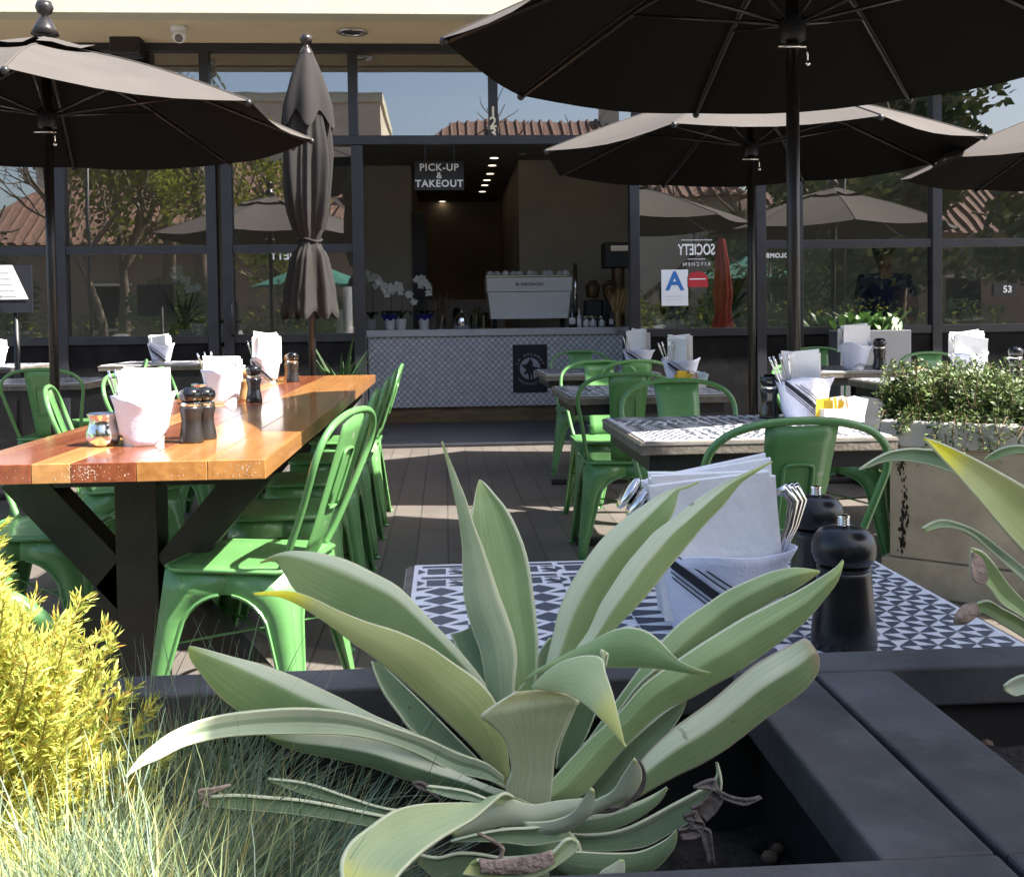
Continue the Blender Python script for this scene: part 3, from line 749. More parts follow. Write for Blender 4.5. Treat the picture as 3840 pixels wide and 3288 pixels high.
# ------------------------------------------------------------------ mosaic tables
def tile_patterns(mb, x, y, s, kind, z, rot):
    h = s/2
    def T(p):
        a, b = p[0]-.5, p[1]-.5
        for _ in range(rot): a, b = -b, a
        return (x+(a+.5)*s, y+(b+.5)*s, z)
    P = []
    if kind == 0:      # pinwheel triangles
        n = 3
        for i in range(n):
            for j in range(n):
                o = (i/n, j/n); q = 1/n; c = (o[0]+q/2, o[1]+q/2)
                P += [[o, (o[0]+q/2, o[1]), c], [(o[0]+q, o[1]), (o[0]+q, o[1]+q/2), c], [(o[0]+q, o[1]+q), (o[0]+q/2, o[1]+q), c], [(o[0], o[1]+q), (o[0], o[1]+q/2), c]]
    elif kind == 1:    # diamonds
        n = 3
        for i in range(2):
            for j in range(n):
                cx, cy = (i+.5)/2, (j+.5)/n
                P.append([(cx-.17, cy), (cx, cy-.155), (cx+.17, cy), (cx, cy+.155)])
                P += [[(cx-.25, cy+.165-.12), (cx-.08, cy+.165), (cx-.25, cy+.165)], [(cx+.25, cy-.165+.12), (cx+.08, cy-.165), (cx+.25, cy-.165)]]
    elif kind == 2:    # slanted stripes
        for i in range(3):
            for j in range(4):
                sh = .05 if i % 2 else -.05
                x0, x1 = i/3, (i+1)/3
                y0 = (j+.12+(.5 if i % 2 else 0))/4
                if y0+.13 > 1: continue
                P.append([(x0, max(0, y0-sh)), (x1, min(1, y0+sh)), (x1, min(1, y0+.125+sh)), (x0, min(1, y0+.125-sh))])
    elif kind == 3:    # squares and bars
        for i in range(2):
            for j in range(2):
                o = (i/2, j/2)
                sq = [(.10, .05), (.30, .05), (.30, .29), (.10, .29)]
                for q in ([(.0, .06), (.08, .17), (.0, .28)], [(.5, .0), (.40, .10), (.5, .17)], [(.32, .17), (.40, .10), (.48, .17), (.40, .24)]): P.append([(o[0]+a, o[1]+b) for a, b in q])
                br_ = [(.34, .03), (.48, .03), (.48, .07), (.34, .07)]
                b2 = [(.04, .35), (.48, .35), (.48, .43), (.04, .43)]
                dm = [(.34, .27), (.48, .27), (.48, .31), (.34, .31)]
                for q in (sq, br_, b2, dm): P.append([(o[0]+a, o[1]+b) for a, b in q])
    else:              # long darts
        n = 4
        for j in range(n):
            y0, y1 = j/n, (j+1)/n; ym = (y0+y1)/2
            P += [[(0, y0+.02), (.5, ym), (0, y1-.02)], [(1, y0+.02), (1, y1-.02), (.5, ym)]]
            if j % 2: P.append([(.36, y0), (.64, y0), (.5, ym)])
    for q in P: mb.poly([T(p) for p in q])

def mosaic_table(x0, y0, x1, y1, z, label, seed, rz=0, ts=.15, apron=True, first=[None]):
    cx, cy = (x0+x1)/2, (y0+y1)/2; a, b = (x1-x0)/2, (y1-y0)/2
    t = thing('mosaic_table', (cx, cy, 0), label, 'table', rz, 'square tables with black and white mosaic tops')
    e = MB().box(-a, -b, z-.042, a, b, z-.004)
    top = e.build('table_edge', M['table_edge'], t, bevel=.003)
    tl = MB().box(-a+.012, -b+.012, z-.0038, a-.012, b-.012, z).build('tile_top', M['tile_white'], t)
    r = random.Random(seed); d = MB()
    nx, ny = max(1, round(2*(a-.012)/ts)), max(1, round(2*(b-.012)/ts))
    s = min(2*(a-.012)/nx, 2*(b-.012)/ny)
    ox, oy = -nx*s/2, -ny*s/2
    for i in range(nx):
        for j in range(ny):
            if seed == 1: kind, rot = [[3, 3, 0], [3, 1, 1], [4, 4, 2], [0, 0, 2], [0, 0, 4]][min(i, 4)][min(ny-1-j, 2)] if False else PAT1(i, ny-1-j), 0
            else: kind, rot = r.randrange(5), r.randrange(4)
            tile_patterns(d, ox+i*s+.001, oy+j*s+.001, s-.002, kind, z+.0006, rot)
    d.build('mosaic_pattern', M['tile_dark'], tl)
    MB().box(-a-.002, -b-.002, z-.014, a+.002, -b-.0002, z-.008).box(-a-.002, -b, z-.014, -a-.0002, b, z-.008).build('edge_strip', M['edge_strip'], t)
    if apron: MB().box(-a+.03, -b+.03, z-.09, a-.03, b-.03, z-.043).build('underframe', M['black_metal'], t)
    MB().tube([(0, 0, .03), (0, 0, z-.09)], .035, 12).build('pedestal', M['black_metal'], t, smooth=True)
    MB().beam((-.30, 0, .02), (.30, 0, .02), .06, .03).beam((0, -.30, .021), (0, .30, .021), .06, .03).build('base', M['black_metal'], t, bevel=.004)
    return t
def PAT1(i, j):
    return [[3, 1, 1, 1], [3, 1, 1, 1], [2, 4, 4, 4], [4, 0, 0, 0], [0, 0, 0, 0]][min(i, 4)][min(j, 3)]
mosaic_table(-.066, 1.075, .69, 1.675, .70, 'nearest mosaic table, right behind the black planter in full shade', 1)
mosaic_table(.54, 2.86, 1.275, 3.57, .75, 'mosaic table with a sunlit front edge behind the big napkin bucket', 2)
mosaic_table(.547, 4.60, 1.285, 5.34, .75, 'shaded mosaic table in the middle of the column with a sugar caddy', 3)
mosaic_table(.62, 6.47, 1.36, 7.2, .75, 'mosaic table nearest the tiled takeout counter', 4)
mosaic_table(2.30, 6.25, 3.05, 7.0, .75, 'sunlit mosaic table at the right with two black mills', 5)
mosaic_table(2.20, 4.80, 2.95, 5.56, .75, 'sunlit mosaic table half hidden behind the hedge planter', 6)
mosaic_table(-2.90, 6.4, -2.17, 7.1, .75, 'shaded mosaic table at the left edge beyond the umbrella pole', 7)
mosaic_table(-2.38, 7.3, -1.70, 8.0, .82, 'mosaic table with a pale sunlit edge near the left windows', 8)
mosaic_table(-3.62, 7.3, -2.92, 8.0, .82, 'mosaic table at the far left by the windows', 9)

# ------------------------------------------------------------------ long timber table
TX0, TX1, TY0, TY1, TZ = -1.235, -.455, 2.64, 6.80, .75
W = thing('timber_table', (0, 0, 0), 'long glossy timber table of honey and mahogany planks on black trestles', 'table')
cols = ['wood_brown', 'wood_red', 'wood_gold', 'wood_red', 'wood_orange', 'wood_orange']
ed = [TX0, -1.19, -1.03, -.935, -.775, -.60, TX1]
for k in range(6):
    MB().box(ed[k]+.0004, TY0, TZ-.05, ed[k+1]-.0004, TY1, TZ).build('plank', M[cols[k]], W, bevel=.002)
# worn chips in the varnish of the near edge
ch = MB(); rr = random.Random(5)
for _ in range(150):
    x = rr.choice([rr.gauss(-.895, .035), rr.gauss(-.895, .035), rr.uniform(-1.2, -.5), rr.gauss(-.49, .03)])
    z = TZ-.008-rr.random()*.034
    if not TX0+.01 < x < TX1-.01: continue
    ww, hh = rr.uniform(.0004, .0015), rr.uniform(.0006, .0032)
    ch.quad((x-ww, TY0-.0006, z-hh), (x+ww, TY0-.0006, z-hh*.6), (x+ww*.7, TY0-.0006, z+hh), (x-ww*.8, TY0-.0006, z+hh*.5))
ch.build('varnish_chips', M['chip'], W)
for y in (3.02, 6.3):
    cx = -.872
    MB().box(cx-.058, y-.062, .0, cx+.058, y+.058, TZ-.051).build('post', M['trestle'], W, bevel=.003)
    for sg in (-1, 1):      # four heavy braces meeting at the post
        MB().beam((cx+sg*.33, y-.004, TZ-.07), (cx+sg*.0, y-.004, .30), .105, .10, upv=(0, 1, 0)).build('brace', M['trestle'], W, bevel=.003)
        MB().beam((cx+sg*.33, y-.004, .03), (cx+sg*.0, y-.004, .42), .105, .10, upv=(0, 1, 0)).build('brace', M['trestle'], W, bevel=.003)
    MB().box(cx-.32, y-.05, TZ-.11, cx+.32, y+.05, TZ-.052).build('top_rail', M['black_metal'], W)

# ------------------------------------------------------------------ umbrellas
def umbrella(x, y, zr, R, rot, label, apex=.50, name='market_umbrella', poleh=None, canvas='fabric'):
    t = thing(name, (x, y, 0), label, 'umbrella', 0, 'dark market umbrellas')
    za = zr+apex
    rv = [Vector((R*math.cos(rot+k*PI/4), R*math.sin(rot+k*PI/4), zr)) for k in range(8)]
    top = Vector((0, 0, za))
    c = MB(); r0 = .17
    for k in range(8):
        a, b = rv[k], rv[(k+1) % 8]; rows = []
        for i in range(9):
            s = r0+(1-r0)*i/8
            pa, pb = top.lerp(a, s), top.lerp(b, s)
            pa.z += .035*math.sin(PI*s); pb.z += .035*math.sin(PI*s)
            rows.append([pa.lerp(pb, j/6)-Vector((0, 0, .042*s*math.sin(PI*j/6)*(1 if s < .999 else .8)))-(pa.lerp(pb, j/6).normalized()*0) for j in range(7)])
        # scalloped hem drawn slightly inwards
        rows[-1] = [q*1.0-Vector((q.x, q.y, 0)).normalized()*.022*math.sin(PI*j/6) for j, q in enumerate(rows[-1])]
        c.grid([list(reversed(q)) for q in rows])
    for k in range(8):
        P = [top.lerp(rv[k], r0+(1-r0)*i/8) for i in range(9)]
        for i in range(9): P[i].z += .035*math.sin(PI*(r0+(1-r0)*i/8))+.002
        c.tube(P, .0042, 5)
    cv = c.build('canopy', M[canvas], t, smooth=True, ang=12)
    v = MB()
    for k in range(8):
        a, b = rv[k], rv[(k+1) % 8]; rows = []
        for i in range(4):
            s = .02+.25*i/3
            pa, pb = top.lerp(a, s), top.lerp(b, s)
            rows.append([pa.lerp(pb, j/4)+Vector((0, 0, .045-.02*math.sin(PI*j/4)*(i/3)+(.022*abs(math.sin(1.5*PI*j/4)) if i == 3 else 0))) for j in range(5)])
        v.grid([list(reversed(q)) for q in rows])
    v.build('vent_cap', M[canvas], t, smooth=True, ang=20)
    zc = zr+.06
    for k in range(8):
        a = rv[k]; u = Vector((a.x, a.y, 0)).normalized()
        rb = MB().tube([top+u*.05-Vector((0, 0, .06)), top.lerp(a, .5)+Vector((0, 0, .012)), a-u*.015-Vector((0, 0, .012))], .0085, 6).build('rib', M['pole'], t, smooth=True)
        MB().tube([u*.045+Vector((0, 0, zc+.02)), top.lerp(a, .53)+Vector((0, 0, .005))], .007, 6).build('strut', M['finial'], rb, smooth=True)
        MB().ball(a-u*.01-Vector((0, 0, .008)), .018, 8).build('rib_tip', M['black_metal'], rb, smooth=True)
    MB().tube([(0, 0, .05), (0, 0, za+.03)], .0245, 14).build('pole', M['pole'], t, smooth=True)
    MB().lathe([(.045, zc-.05), (.05, zc-.03), (.05, zc+.03), (.035, zc+.05)], n=16).build('collar', M['black_metal'], t, smooth=True, ang=40)
    MB().lathe([(.05, za-.09), (.05, za-.03)], n=16).build('top_hub', M['black_metal'], t, smooth=True, ang=40)
    MB().tube([(-.06, -.02, zc-.075), (.05, -.02, zc-.075)], .007, 6).tube([(.045, -.03, zc-.06), (.047, -.03, zc-.13)], .004, 5).ball((.047, -.03, zc-.14), .012, 8).build('pulley_pin', M['chrome'], t, smooth=True)
    MB().lathe([(.07, za+.05), (.055, za+.085), (.03, za+.13), (.016, za+.14), (.016, za+.148), (.036, za+.162), (.046, za+.190), (.036, za+.218), (0, za+.224)], n=18).build('finial', M['finial'], t, smooth=True)
    MB().lathe([(.28, 0), (.28, .035), (.06, .06), (.04, .30), (.0, .30)], n=24).build('base', M['black_metal'], t, smooth=True, ang=40)
    return t
umbrella(-2.051, 5.605, 2.117, 1.37, .241, 'open charcoal umbrella at the left, its ball finial and vented top against the soffit', apex=.44)
umbrella(1.314, 3.85, 2.11, 1.312, .037, 'largest open charcoal umbrella, its dark underside and ribs filling the upper right')
umbrella(1.994, 6.66, 2.125, 1.397, .205, 'open charcoal umbrella with a sunlit top behind the largest umbrella', apex=.46)
umbrella(4.42, 6.55, 2.06, 1.37, .205, 'charcoal umbrella mostly cut off by the right edge, only its sunlit tip in view', apex=.46)
umbrella(2.29, .835, 2.70, 1.42, .2, 'charcoal umbrella out of view at the right, added to shade the agave and nearest table')  # unseen umbrella, added at this height to set the shade below

# ------------------------------------------------------------------ folded umbrella
FX, FYY = at(1165, 1000, 6.98).x, 6.98
fu = thing('folded_umbrella', (FX, FYY, 0), 'folded charcoal umbrella tied round its middle beyond the timber table', 'umbrella')
prof = [(.0, 2.86), (.042, 2.855), (.058, 2.80), (.10, 2.72), (.120, 2.64), (.128, 2.53), (.135, 2.41), (.152, 2.30), (.160, 2.20), (.158, 2.06), (.148, 1.93), (.132, 1.82), (.105, 1.72), (.078, 1.655), (.072, 1.635), (.085, 1.60), (.118, 1.53), (.138, 1.44), (.160, 1.34), (.178, 1.25), (.186, 1.20), (.180, 1.17)]
def tri(x):
    x = (x/(2*PI)) % 1.0
    return 1-4*abs(x-.5) if False else 2*abs(2*x-1)-1
def foldf(a, z):
    amp = .08+.16*max(0, min(1, (2.75-z)/.6))
    if 1.58 < z < 1.70: amp = .10
    if z < 1.58: amp = .22
    tw = .6*math.sin(z*1.7)
    return .90+amp*(.60*tri(8*a+tw)+.55*math.cos(5*a+1.3+z*1.4)+.28*tri(17*a-z*3)+.2*math.sin(3*a-z*4))
pf = []
for i in range(len(prof)-1):
    for k in range(4):
        t = k/4; pf.append((prof[i][0]*(1-t)+prof[i+1][0]*t, prof[i][1]*(1-t)+prof[i+1][1]*t))
pf.append(prof[-1])
lw = MB().lathe(pf, n=120, fn=foldf, cap=False)
# ragged lower hem: folds hang to different heights
lw.v = [(x, y, z-(.055*(.5+.5*math.cos(8*math.atan2(y, x)+.9)) if z < 1.30 else 0)) for x, y, z in lw.v]
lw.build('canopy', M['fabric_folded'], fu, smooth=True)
v = MB().lathe([(.045, 2.86), (.07, 2.80), (.110, 2.70), (.138, 2.60), (.160, 2.52), (.170, 2.47)], n=96, cap=False, fn=lambda a, z: 1+(.06+.5*max(0, (2.75-z)))*(.55*math.cos(6*a+2.2)+.25*math.cos(4*a))*.9)
v.v = [(x, y, z-(.11*(.5+.5*math.cos(6*math.atan2(y, x)+2.2)) if z < 2.5 else 0)) for x, y, z in v.v]
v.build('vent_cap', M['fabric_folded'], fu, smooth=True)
MB().tube([(.074*math.cos(a), .074*math.sin(a), 1.638+.012*math.sin(2*a)) for a in [2*PI*k/28 for k in range(28)]], .009, 6, closed=True).build('tie_strap', M['fabric_folded'], fu, smooth=True)
MB().tube([(0, 0, .04), (0, 0, 2.84)], .0245, 12).build('pole', M['pole'], fu, smooth=True)
MB().lathe([(.05, 2.84), (.046, 2.865), (.026, 2.90), (.015, 2.915), (.015, 2.922), (.032, 2.932), (.043, 2.955), (.033, 2.982), (0, 2.992)], n=18).build('finial', M['finial'], fu, smooth=True)
MB().lathe([(.26, 0), (.26, .035), (.06, .06), (.04, .25), (0, .25)], n=24).build('base', M['black_metal'], fu, smooth=True, ang=40)

# ------------------------------------------------------------------ table settings
def sheetpts(w, h, bend, lean, top, n=7, curl=0.):
    rows = []
    for i in range(6):
        v = i/5; r = []
        for j in range(n):
            u = -1+2*j/(n-1)
            r.append(Vector((u*w/2*(1+.06*v), bend*(u*u-.4)+lean*v+curl*v*v*u, v*(h+top*u))))
        rows.append(r)
    return rows
def napkin_bucket(x, y, z, h, rb, rt, nh, nw, label, nlabel, sc_=1., rz=0., stripe=True, seed=0, cut=4, cutside=1, clabel=None, nrot=0., wrap=True, sheets=7, fan=.02):
    r = random.Random(seed)
    b = thing('napkin_bucket', (x, y, z), label, 'bucket', rz, 'cloth wrapped buckets on the tables')
    MB().lathe([(rb, 0), (rb, .004), (rb*1.02, .02), (rt*.97, h*.96)], n=28, cap=False).lathe([(rb, .003), (0, .003)], n=28).build('pail', M['white_paint'], b, smooth=True)
    rows = []
    for i in range(9):
        v = i/8; row = []
        for k in range(49):
            a = 2*PI*k/48
            z0 = h*(.10+.13*math.sin(a*2+seed)+.06*math.sin(3*a+seed*2)); z1 = h*(1.0+.06*math.sin(a*2+1.3*seed)+.05*math.cos(3*a))
            zz = max(0.002, z0)+(z1-max(0.002, z0))*v
            rr = rb+(rt-rb)*(zz/h)+.004+.0035*math.sin(5*a+seed)*v+.012*max(0, v-.75)*4*(.5+.5*math.sin(4*a+seed))*.6
            row.append((rr*math.cos(a), rr*math.sin(a), zz))
        rows.append(row)
    cw = MB().grid(rows).build('cloth_wrap', M['cloth'], b, smooth=True, solid=.002)
    if stripe:
        st = MB()
        for (off, wd) in ((0, .085), (.10, .015), (.145, .015), (-.075, .015), (-.115, .015)):
            rws = []
            for k in range(20):
                a = -2.6+1.75*k/19; t = k/19
                zc = h*(.92-.86*t+off*1.6); rw = []
                for s in (-1, 1):
                    zz = min(h*1.0, max(.004, zc+s*wd*h*.8))
                    rr = rb+(rt-rb)*(zz/h)+.0075+.0035*math.sin(5*a+seed)*min(1, zz/h)
                    rw.append((rr*math.cos(a), rr*math.sin(a), zz))
                rws.append(rw)
            st.grid(rws)
        st.build('stripe', M['stripe'], cw)
    # napkins standing in the bucket
    t = thing('napkin_stack', (x, y, z+h*.22), nlabel, 'napkins', rz+nrot, 'stacks of paper napkins')
    m = MB()
    for k in range(sheets):
        q = sheetpts(nw*r.uniform(.92, 1.0), nh*r.uniform(.90, 1.0), r.uniform(-.006, .006), fan*(k-sheets/2)/sheets*2, nh*.05*r.uniform(-1, 1), curl=r.uniform(-.006, .006))
        o = Vector((r.uniform(-.004, .004), (k-sheets/2)*.005, 0))
        q = [[p+o for p in row] for row in q]
        if not (seed == 3 and cut == 0):
            Rz = Matrix.Rotation(r.uniform(-.38, .38), 3, 'Z') @ Matrix.Rotation(r.uniform(-.10, .10), 3, 'Y') @ Matrix.Rotation(r.uniform(-.10, .10), 3, 'X')
            q = [[Rz @ p for p in row] for row in q]
        m.grid(q)
        # folded edge: turn over the top
        tp = q[-1]; m.grid([tp, [p+Vector((0, .0035, .0018)) for p in tp], [p+Vector((0, .006, -.02)) for p in tp], [p+Vector((0, .006, -nh*.55)) for p in tp]])
    m.build('napkins', M['paper'], t, smooth=True, ang=60)
    if seed == 3 and cut == 0: t.rotation_euler.y = -.09
    if cut:
        first = None
        for k in range(cut):
            a = cutside*(.35+.22*(k-cut/2)/max(1, cut)*2)
            px = cutside*-rt*(.45+.10*k/max(1, cut)); px = cutside*(-rt*.75+rt*.9*k/max(1, cut-1) if cut > 1 else 0)*-.9 if False else (-cutside)*(rt*.35+rt*.45*k/max(1, cut))
            loc = (x+px*math.cos(rz), y-rt*.25+px*math.sin(rz)+r.uniform(-.006, .006), z+h*.5)
            if first is None:
                first = thing('table_fork', loc, clabel, 'cutlery', rz, 'cutlery standing in a napkin bucket')
                L = h*.55+nh*.38
                MB().tube([(0, 0, 0), (0, 0, L*.6), (0, -.002, L*.85), (0, -.003, L)], [.0022*sc_, .0028*sc_, .0046*sc_, .0040*sc_], 8).ball((0, -.003, L), .0042*sc_, 8, sy=.6).build('handle', M['chrome'], first, smooth=True)
                o = first
            else:
                o = dup(first, loc, rz, clabel)
            o.rotation_euler = (r.uniform(-.12, .08), -cutside*(.10+.09*k+r.uniform(-.03, .03)), rz)
    return b
# the big one on the nearest table
BX, BY = at(2700, 2200, 1.28).x, 1.28
napkin_bucket(BX, BY, .70, .104, .058, .079, .180, .148, 'white bucket wrapped in a black striped cloth on the nearest mosaic table', 'tall stack of white paper napkins in the nearest striped bucket', seed=3, cut=0, nrot=-.10, sheets=11, fan=.012)
fs = None
for k in range(5):
    loc = (BX-.110+.0105*k, BY+.03-.010*k, .868-.0085*k)
    if fs is None:
        fs = thing('table_spoon', loc, 'steel spoon with its bowl up in the nested stack left of the nearest napkins', 'cutlery', 0, 'steel spoons nested beside the nearest napkins')
        b = MB().ball((0, 0, 0), .021, 16, sx=.36, sy=.95, sz=1.15)
        b.build('spoon_bowl', M['chrome'], fs, smooth=True).rotation_euler = (0, .62, 0)
        MB().tube([(.010, 0, -.018), (.03, 0, -.05), (.06, .0, -.115)], [.0045, .003, .003], 8).build('handle', M['chrome'], fs, smooth=True)
        o = fs
    else: o = dup(fs, loc, 0, 'steel spoon with its bowl up in the nested stack left of the nearest napkins')
    o.rotation_euler = (0, .05*k, -.1+.05*k)
for k in range(3):
    loc = (BX+.070+.006*k, BY+.004+.011*k, .775)
    if k == 0:
        f2 = thing('table_spoon', loc, 'steel spoon looping out at the right of the nearest napkins', 'cutlery', 0, 'steel spoons right of the nearest napkins')
        MB().tube([(-.015, 0, -.03), (.0, 0, .0), (.020, 0, .05), (.026, 0, .082), (.014, 0, .098), (.0, 0, .090)], [.004, .004, .0055, .0075, .0075, .004], 10).build('handle', M['chrome'], f2, smooth=True)
        o = f2
    else: o = dup(f2, loc, 0, 'steel spoon looping out at the right of the nearest napkins')
    o.rotation_euler = (0, .06*k, .1*k)

def mill(x, y, z, s, label, body='mill_body', head='black_gloss', big=False, group='pepper mills on the tables'):
    t = thing('pepper_mill', (x, y, z), label, 'pepper mill', 0, group)
    if big:
        MB().lathe([(.037, 0), (.038, .004), (.0365, .03), (.0335, .06), (.0310, .086), (.0315, .090), (.0300, .092), (.0318, .095), (.0300, .097)], n=36).build('mill_body', M['mill_black'], t, smooth=True, ang=50)
        MB().lathe([(.026, .0975), (.033, .101), (.0368, .111), (.0372, .120), (.0345, .131), (.0275, .139), (.018, .1425), (.0, .1435)], n=36).build('mill_head', M['mill_black'], t, smooth=True)
        MB().lathe([(.006, .143), (.0075, .1445), (.006, .146), (.0075, .1475), (.006, .149), (.0075, .1505), (.006, .152), (.0075, .1535), (.007, .156), (0, .157)], n=16).build('knob', M['chrome'], t, smooth=True, ang=30)
        return t
    P = [(.034, 0), (.0345, .006), (.033, .02), (.0285, .045), (.0265, .062), (.029, .082), (.0325, .096), (.030, .104)]
    MB().lathe([(a*s, b*s) for a, b in P], n=24).build('mill_body', M[body], t, smooth=True)
    MB().lathe([(.0285*s, .1045*s), (.0295*s, .106*s), (.0295*s, .113*s), (.0275*s, .115*s)], n=24).build('steel_ring', M['chrome'], t, smooth=True, ang=40)
    MB().lathe([(.022*s, .1155*s), (.030*s, .122*s), (.0335*s, .134*s), (.031*s, .147*s), (.021*s, .156*s), (.008*s, .158*s), (0, .159*s)], n=24).build('mill_head', M[head], t, smooth=True)
    return t
mill(at(3165, 2400, 1.19).x, 1.19, .70, 1, 'large glossy black pepper mill in front on the nearest mosaic table', big=True)
mill(at(3062, 2300, 1.40).x, 1.40, .70, 1, 'glossy black mill standing behind the large pepper mill', big=True)

# timber table settings
napkin_bucket(-.865, 3.03, .75, .138, .055, .078, .185, .125, 'cloth wrapped bucket nearest the viewer on the timber table, in full sun', 'overexposed white napkins in the bucket nearest the viewer on the timber table', seed=1, cut=3, cutside=1, clabel='steel cutlery handle leaning left in the nearest timber table bucket', stripe=False, nrot=.25, fan=.03)
napkin_bucket(-.96, 4.55, .75, .150, .058, .082, .17, .125, 'bucket wrapped in a blue shaded cloth in the middle of the timber table', 'napkins in the middle bucket of the timber table', seed=2, cut=3, cutside=1, clabel='steel cutlery handle in the middle timber table bucket', stripe=False, nrot=-.1, fan=.03)
napkin_bucket(-1.04, 6.12, .75, .14, .058, .085, .26, .13, 'farthest cloth wrapped bucket on the timber table', 'tall bright napkins in the farthest bucket of the timber table', seed=4, cut=3, cutside=1, clabel='steel cutlery handle in the farthest timber table bucket', nrot=.1)
mill(-.735, 3.05, .75, 1.02, 'dark pepper mill with steel neck beside the nearest bucket on the timber table')
mill(-.716, 3.135, .75, .98, 'second dark mill half hidden behind the nearest pepper mill on the timber table')
mill(-.833, 4.58, .75, 1.02, 'black pepper mill right of the middle bucket on the timber table', body='black_gloss')
mill(-.895, 4.72, .75, .9, 'pale wooden mill behind the black mill in the middle of the timber table', body='wood_mill', head='wood_mill')
mill(-.885, 6.10, .75, 1.1, 'worn grey mill beside the farthest bucket on the timber table')
mill(-.925, 6.25, .75, 1.0, 'wooden mill behind the farthest grey mill on the timber table', body='wood_mill', head='wood_mill')
def creamer(x, y, z, s, label):
    t = thing('creamer_jug', (x, y, z), label, 'jug')
    MB().lathe([(.030*s, .0), (.040*s, .004*s), (.047*s, .022*s), (.046*s, .040*s), (.040*s, .058*s), (.037*s, .070*s), (.042*s, .088*s), (.044*s, .092*s), (.042*s, .093*s), (.035*s, .068*s), (.0, .06*s)], n=28, cap=False).build('jug_body', M['chrome'], t, smooth=True)
    MB().tube(crom([Vector((.040*s, .0, .082*s)), Vector((.066*s, .01, .078*s)), Vector((.070*s, .012, .050*s)), Vector((.046*s, .008, .030*s))], 4), .0035*s, 8).build('handle', M['chrome'], t, smooth=True)
    return t
creamer(-.975, 3.02, .75, 1.0, 'polished steel creamer jug at the near left of the timber table')
creamer(-1.045, 4.52, .75, .95, 'steel creamer jug left of the middle bucket on the timber table')

# other tables
napkin_bucket(-2.06, 7.70, .82, .13, .055, .085, .17, .13, 'striped white bucket on the pale edged table near the left windows', 'napkins in the bucket near the left windows', seed=5, cut=2, cutside=1, clabel='steel cutlery handle in the bucket near the left windows')
napkin_bucket(-3.20, 7.62, .82, .12, .055, .075, .16, .12, 'white bucket on the far left table by the windows', 'napkins in the bucket on the far left table', seed=6, cut=0, stripe=False)
napkin_bucket(1.19, 5.20, .75, .13, .056, .088, .235, .10, 'bucket with a black striped cloth on the shaded middle mosaic table', 'narrow upright napkins in the bucket on the middle mosaic table', seed=7, cut=4, cutside=1, clabel='steel cutlery handle in the bucket on the middle mosaic table', nrot=-.5)
napkin_bucket(1.30, 6.95, .75, .13, .058, .10, .24, .12, 'striped bucket on the mosaic table nearest the counter', 'napkins in the bucket on the table nearest the counter', seed=8, cut=3, cutside=1, clabel='steel cutlery handle in the bucket nearest the counter', nrot=-.6)
napkin_bucket(1.185, 3.38, .75, .137, .060, .085, .20, .10, 'striped white bucket at the right corner of the front mosaic table', 'sunlit napkins behind the sugar caddy on the front mosaic table', seed=3, cut=5, cutside=1, clabel='steel cutlery handle in the bucket behind the sugar caddy', nrot=-.2)
napkin_bucket(2.60, 6.46, .75, .16, .058, .095, .26, .16, 'white bucket in full sun on the right mosaic table beside two mills', 'sunlit napkins on the right mosaic table beside two mills', seed=10, cut=2, cutside=1, clabel='steel cutlery handle in the bucket beside two mills', stripe=False)
napkin_bucket(2.70, 5.22, .75, .14, .055, .085, .22, .14, 'white bucket behind the hedge at the right edge', 'large white napkins behind the hedge at the right edge', seed=11, cut=3, cutside=1, clabel='steel cutlery handle in the bucket behind the hedge', stripe=False)
mill(2.745, 6.42, .75, 1.25, 'black mill on the right, nearer of two beside the sunlit bucket', body='black_gloss')
mill(2.70, 6.62, .75, 1.15, 'black mill behind its twin beside the sunlit bucket', body='black_gloss')
mill(1.085, 3.43, .75, .95, 'black mill in shadow left of the sugar caddy, against the umbrella pole', body='black_gloss')
mill(2.86, 5.05, .75, 1.1, 'black mill beside the napkins behind the hedge', body='black_gloss')
def sugar_caddy(x, y, z, rz, label, s=1.):
    t = thing('sugar_caddy', (x, y, z), label, 'sugar caddy', rz)
    b = MB().box(-.068*s, -.035*s, 0, .068*s, .035*s, .004)
    for (x0, y0, x1, y1) in ((-.068, -.035, .068, -.031), (-.068, .031, .068, .035), (-.068, -.031, -.064, .031), (.064, -.031, .068, .031), (-.002, -.031, .002, .031)):
        b.box(x0*s, y0*s, .0042, x1*s, y1*s, .046*s)
    b.build('dish', M['ceramic'], t, bevel=.0015)
    r = random.Random(int(x*100))
    for k in range(14):
        px = (-.058+.116*k/13)*s
        m = 'packet_yellow' if k < 6 else ('packet_blue' if k > 9 else r.choice(['packet_brown', 'packet_pink']))
        l, q = r.uniform(-.35, .35), r.uniform(.055, .078)*s
        pk = MB().box(-.001, -.024*s, 0, .001, .024*s, q)
        pk.move(Matrix.Translation((px, r.uniform(-.004, .004), .006)) @ Matrix.Rotation(l, 4, 'Y') @ Matrix.Rotation(r.uniform(.9, 1.9), 4, 'Z'))
        p_ = tag(pk.build('sugar_packet', M[m]), {'packet_yellow': 'yellow', 'packet_blue': 'pale blue', 'packet_brown': 'brown', 'packet_pink': 'pink'}[m]+' sweetener packet in the '+label, 'packet', 'sweetener packets in the caddies')
        p_.location = (x, y, z); p_.rotation_euler = (0, 0, rz)
sugar_caddy(1.262, 3.26, .75, .08, 'white ceramic sugar caddy on the front mosaic table')
sugar_caddy(1.20, 5.03, .75, 0, 'white ceramic sugar caddy on the shaded middle mosaic table')
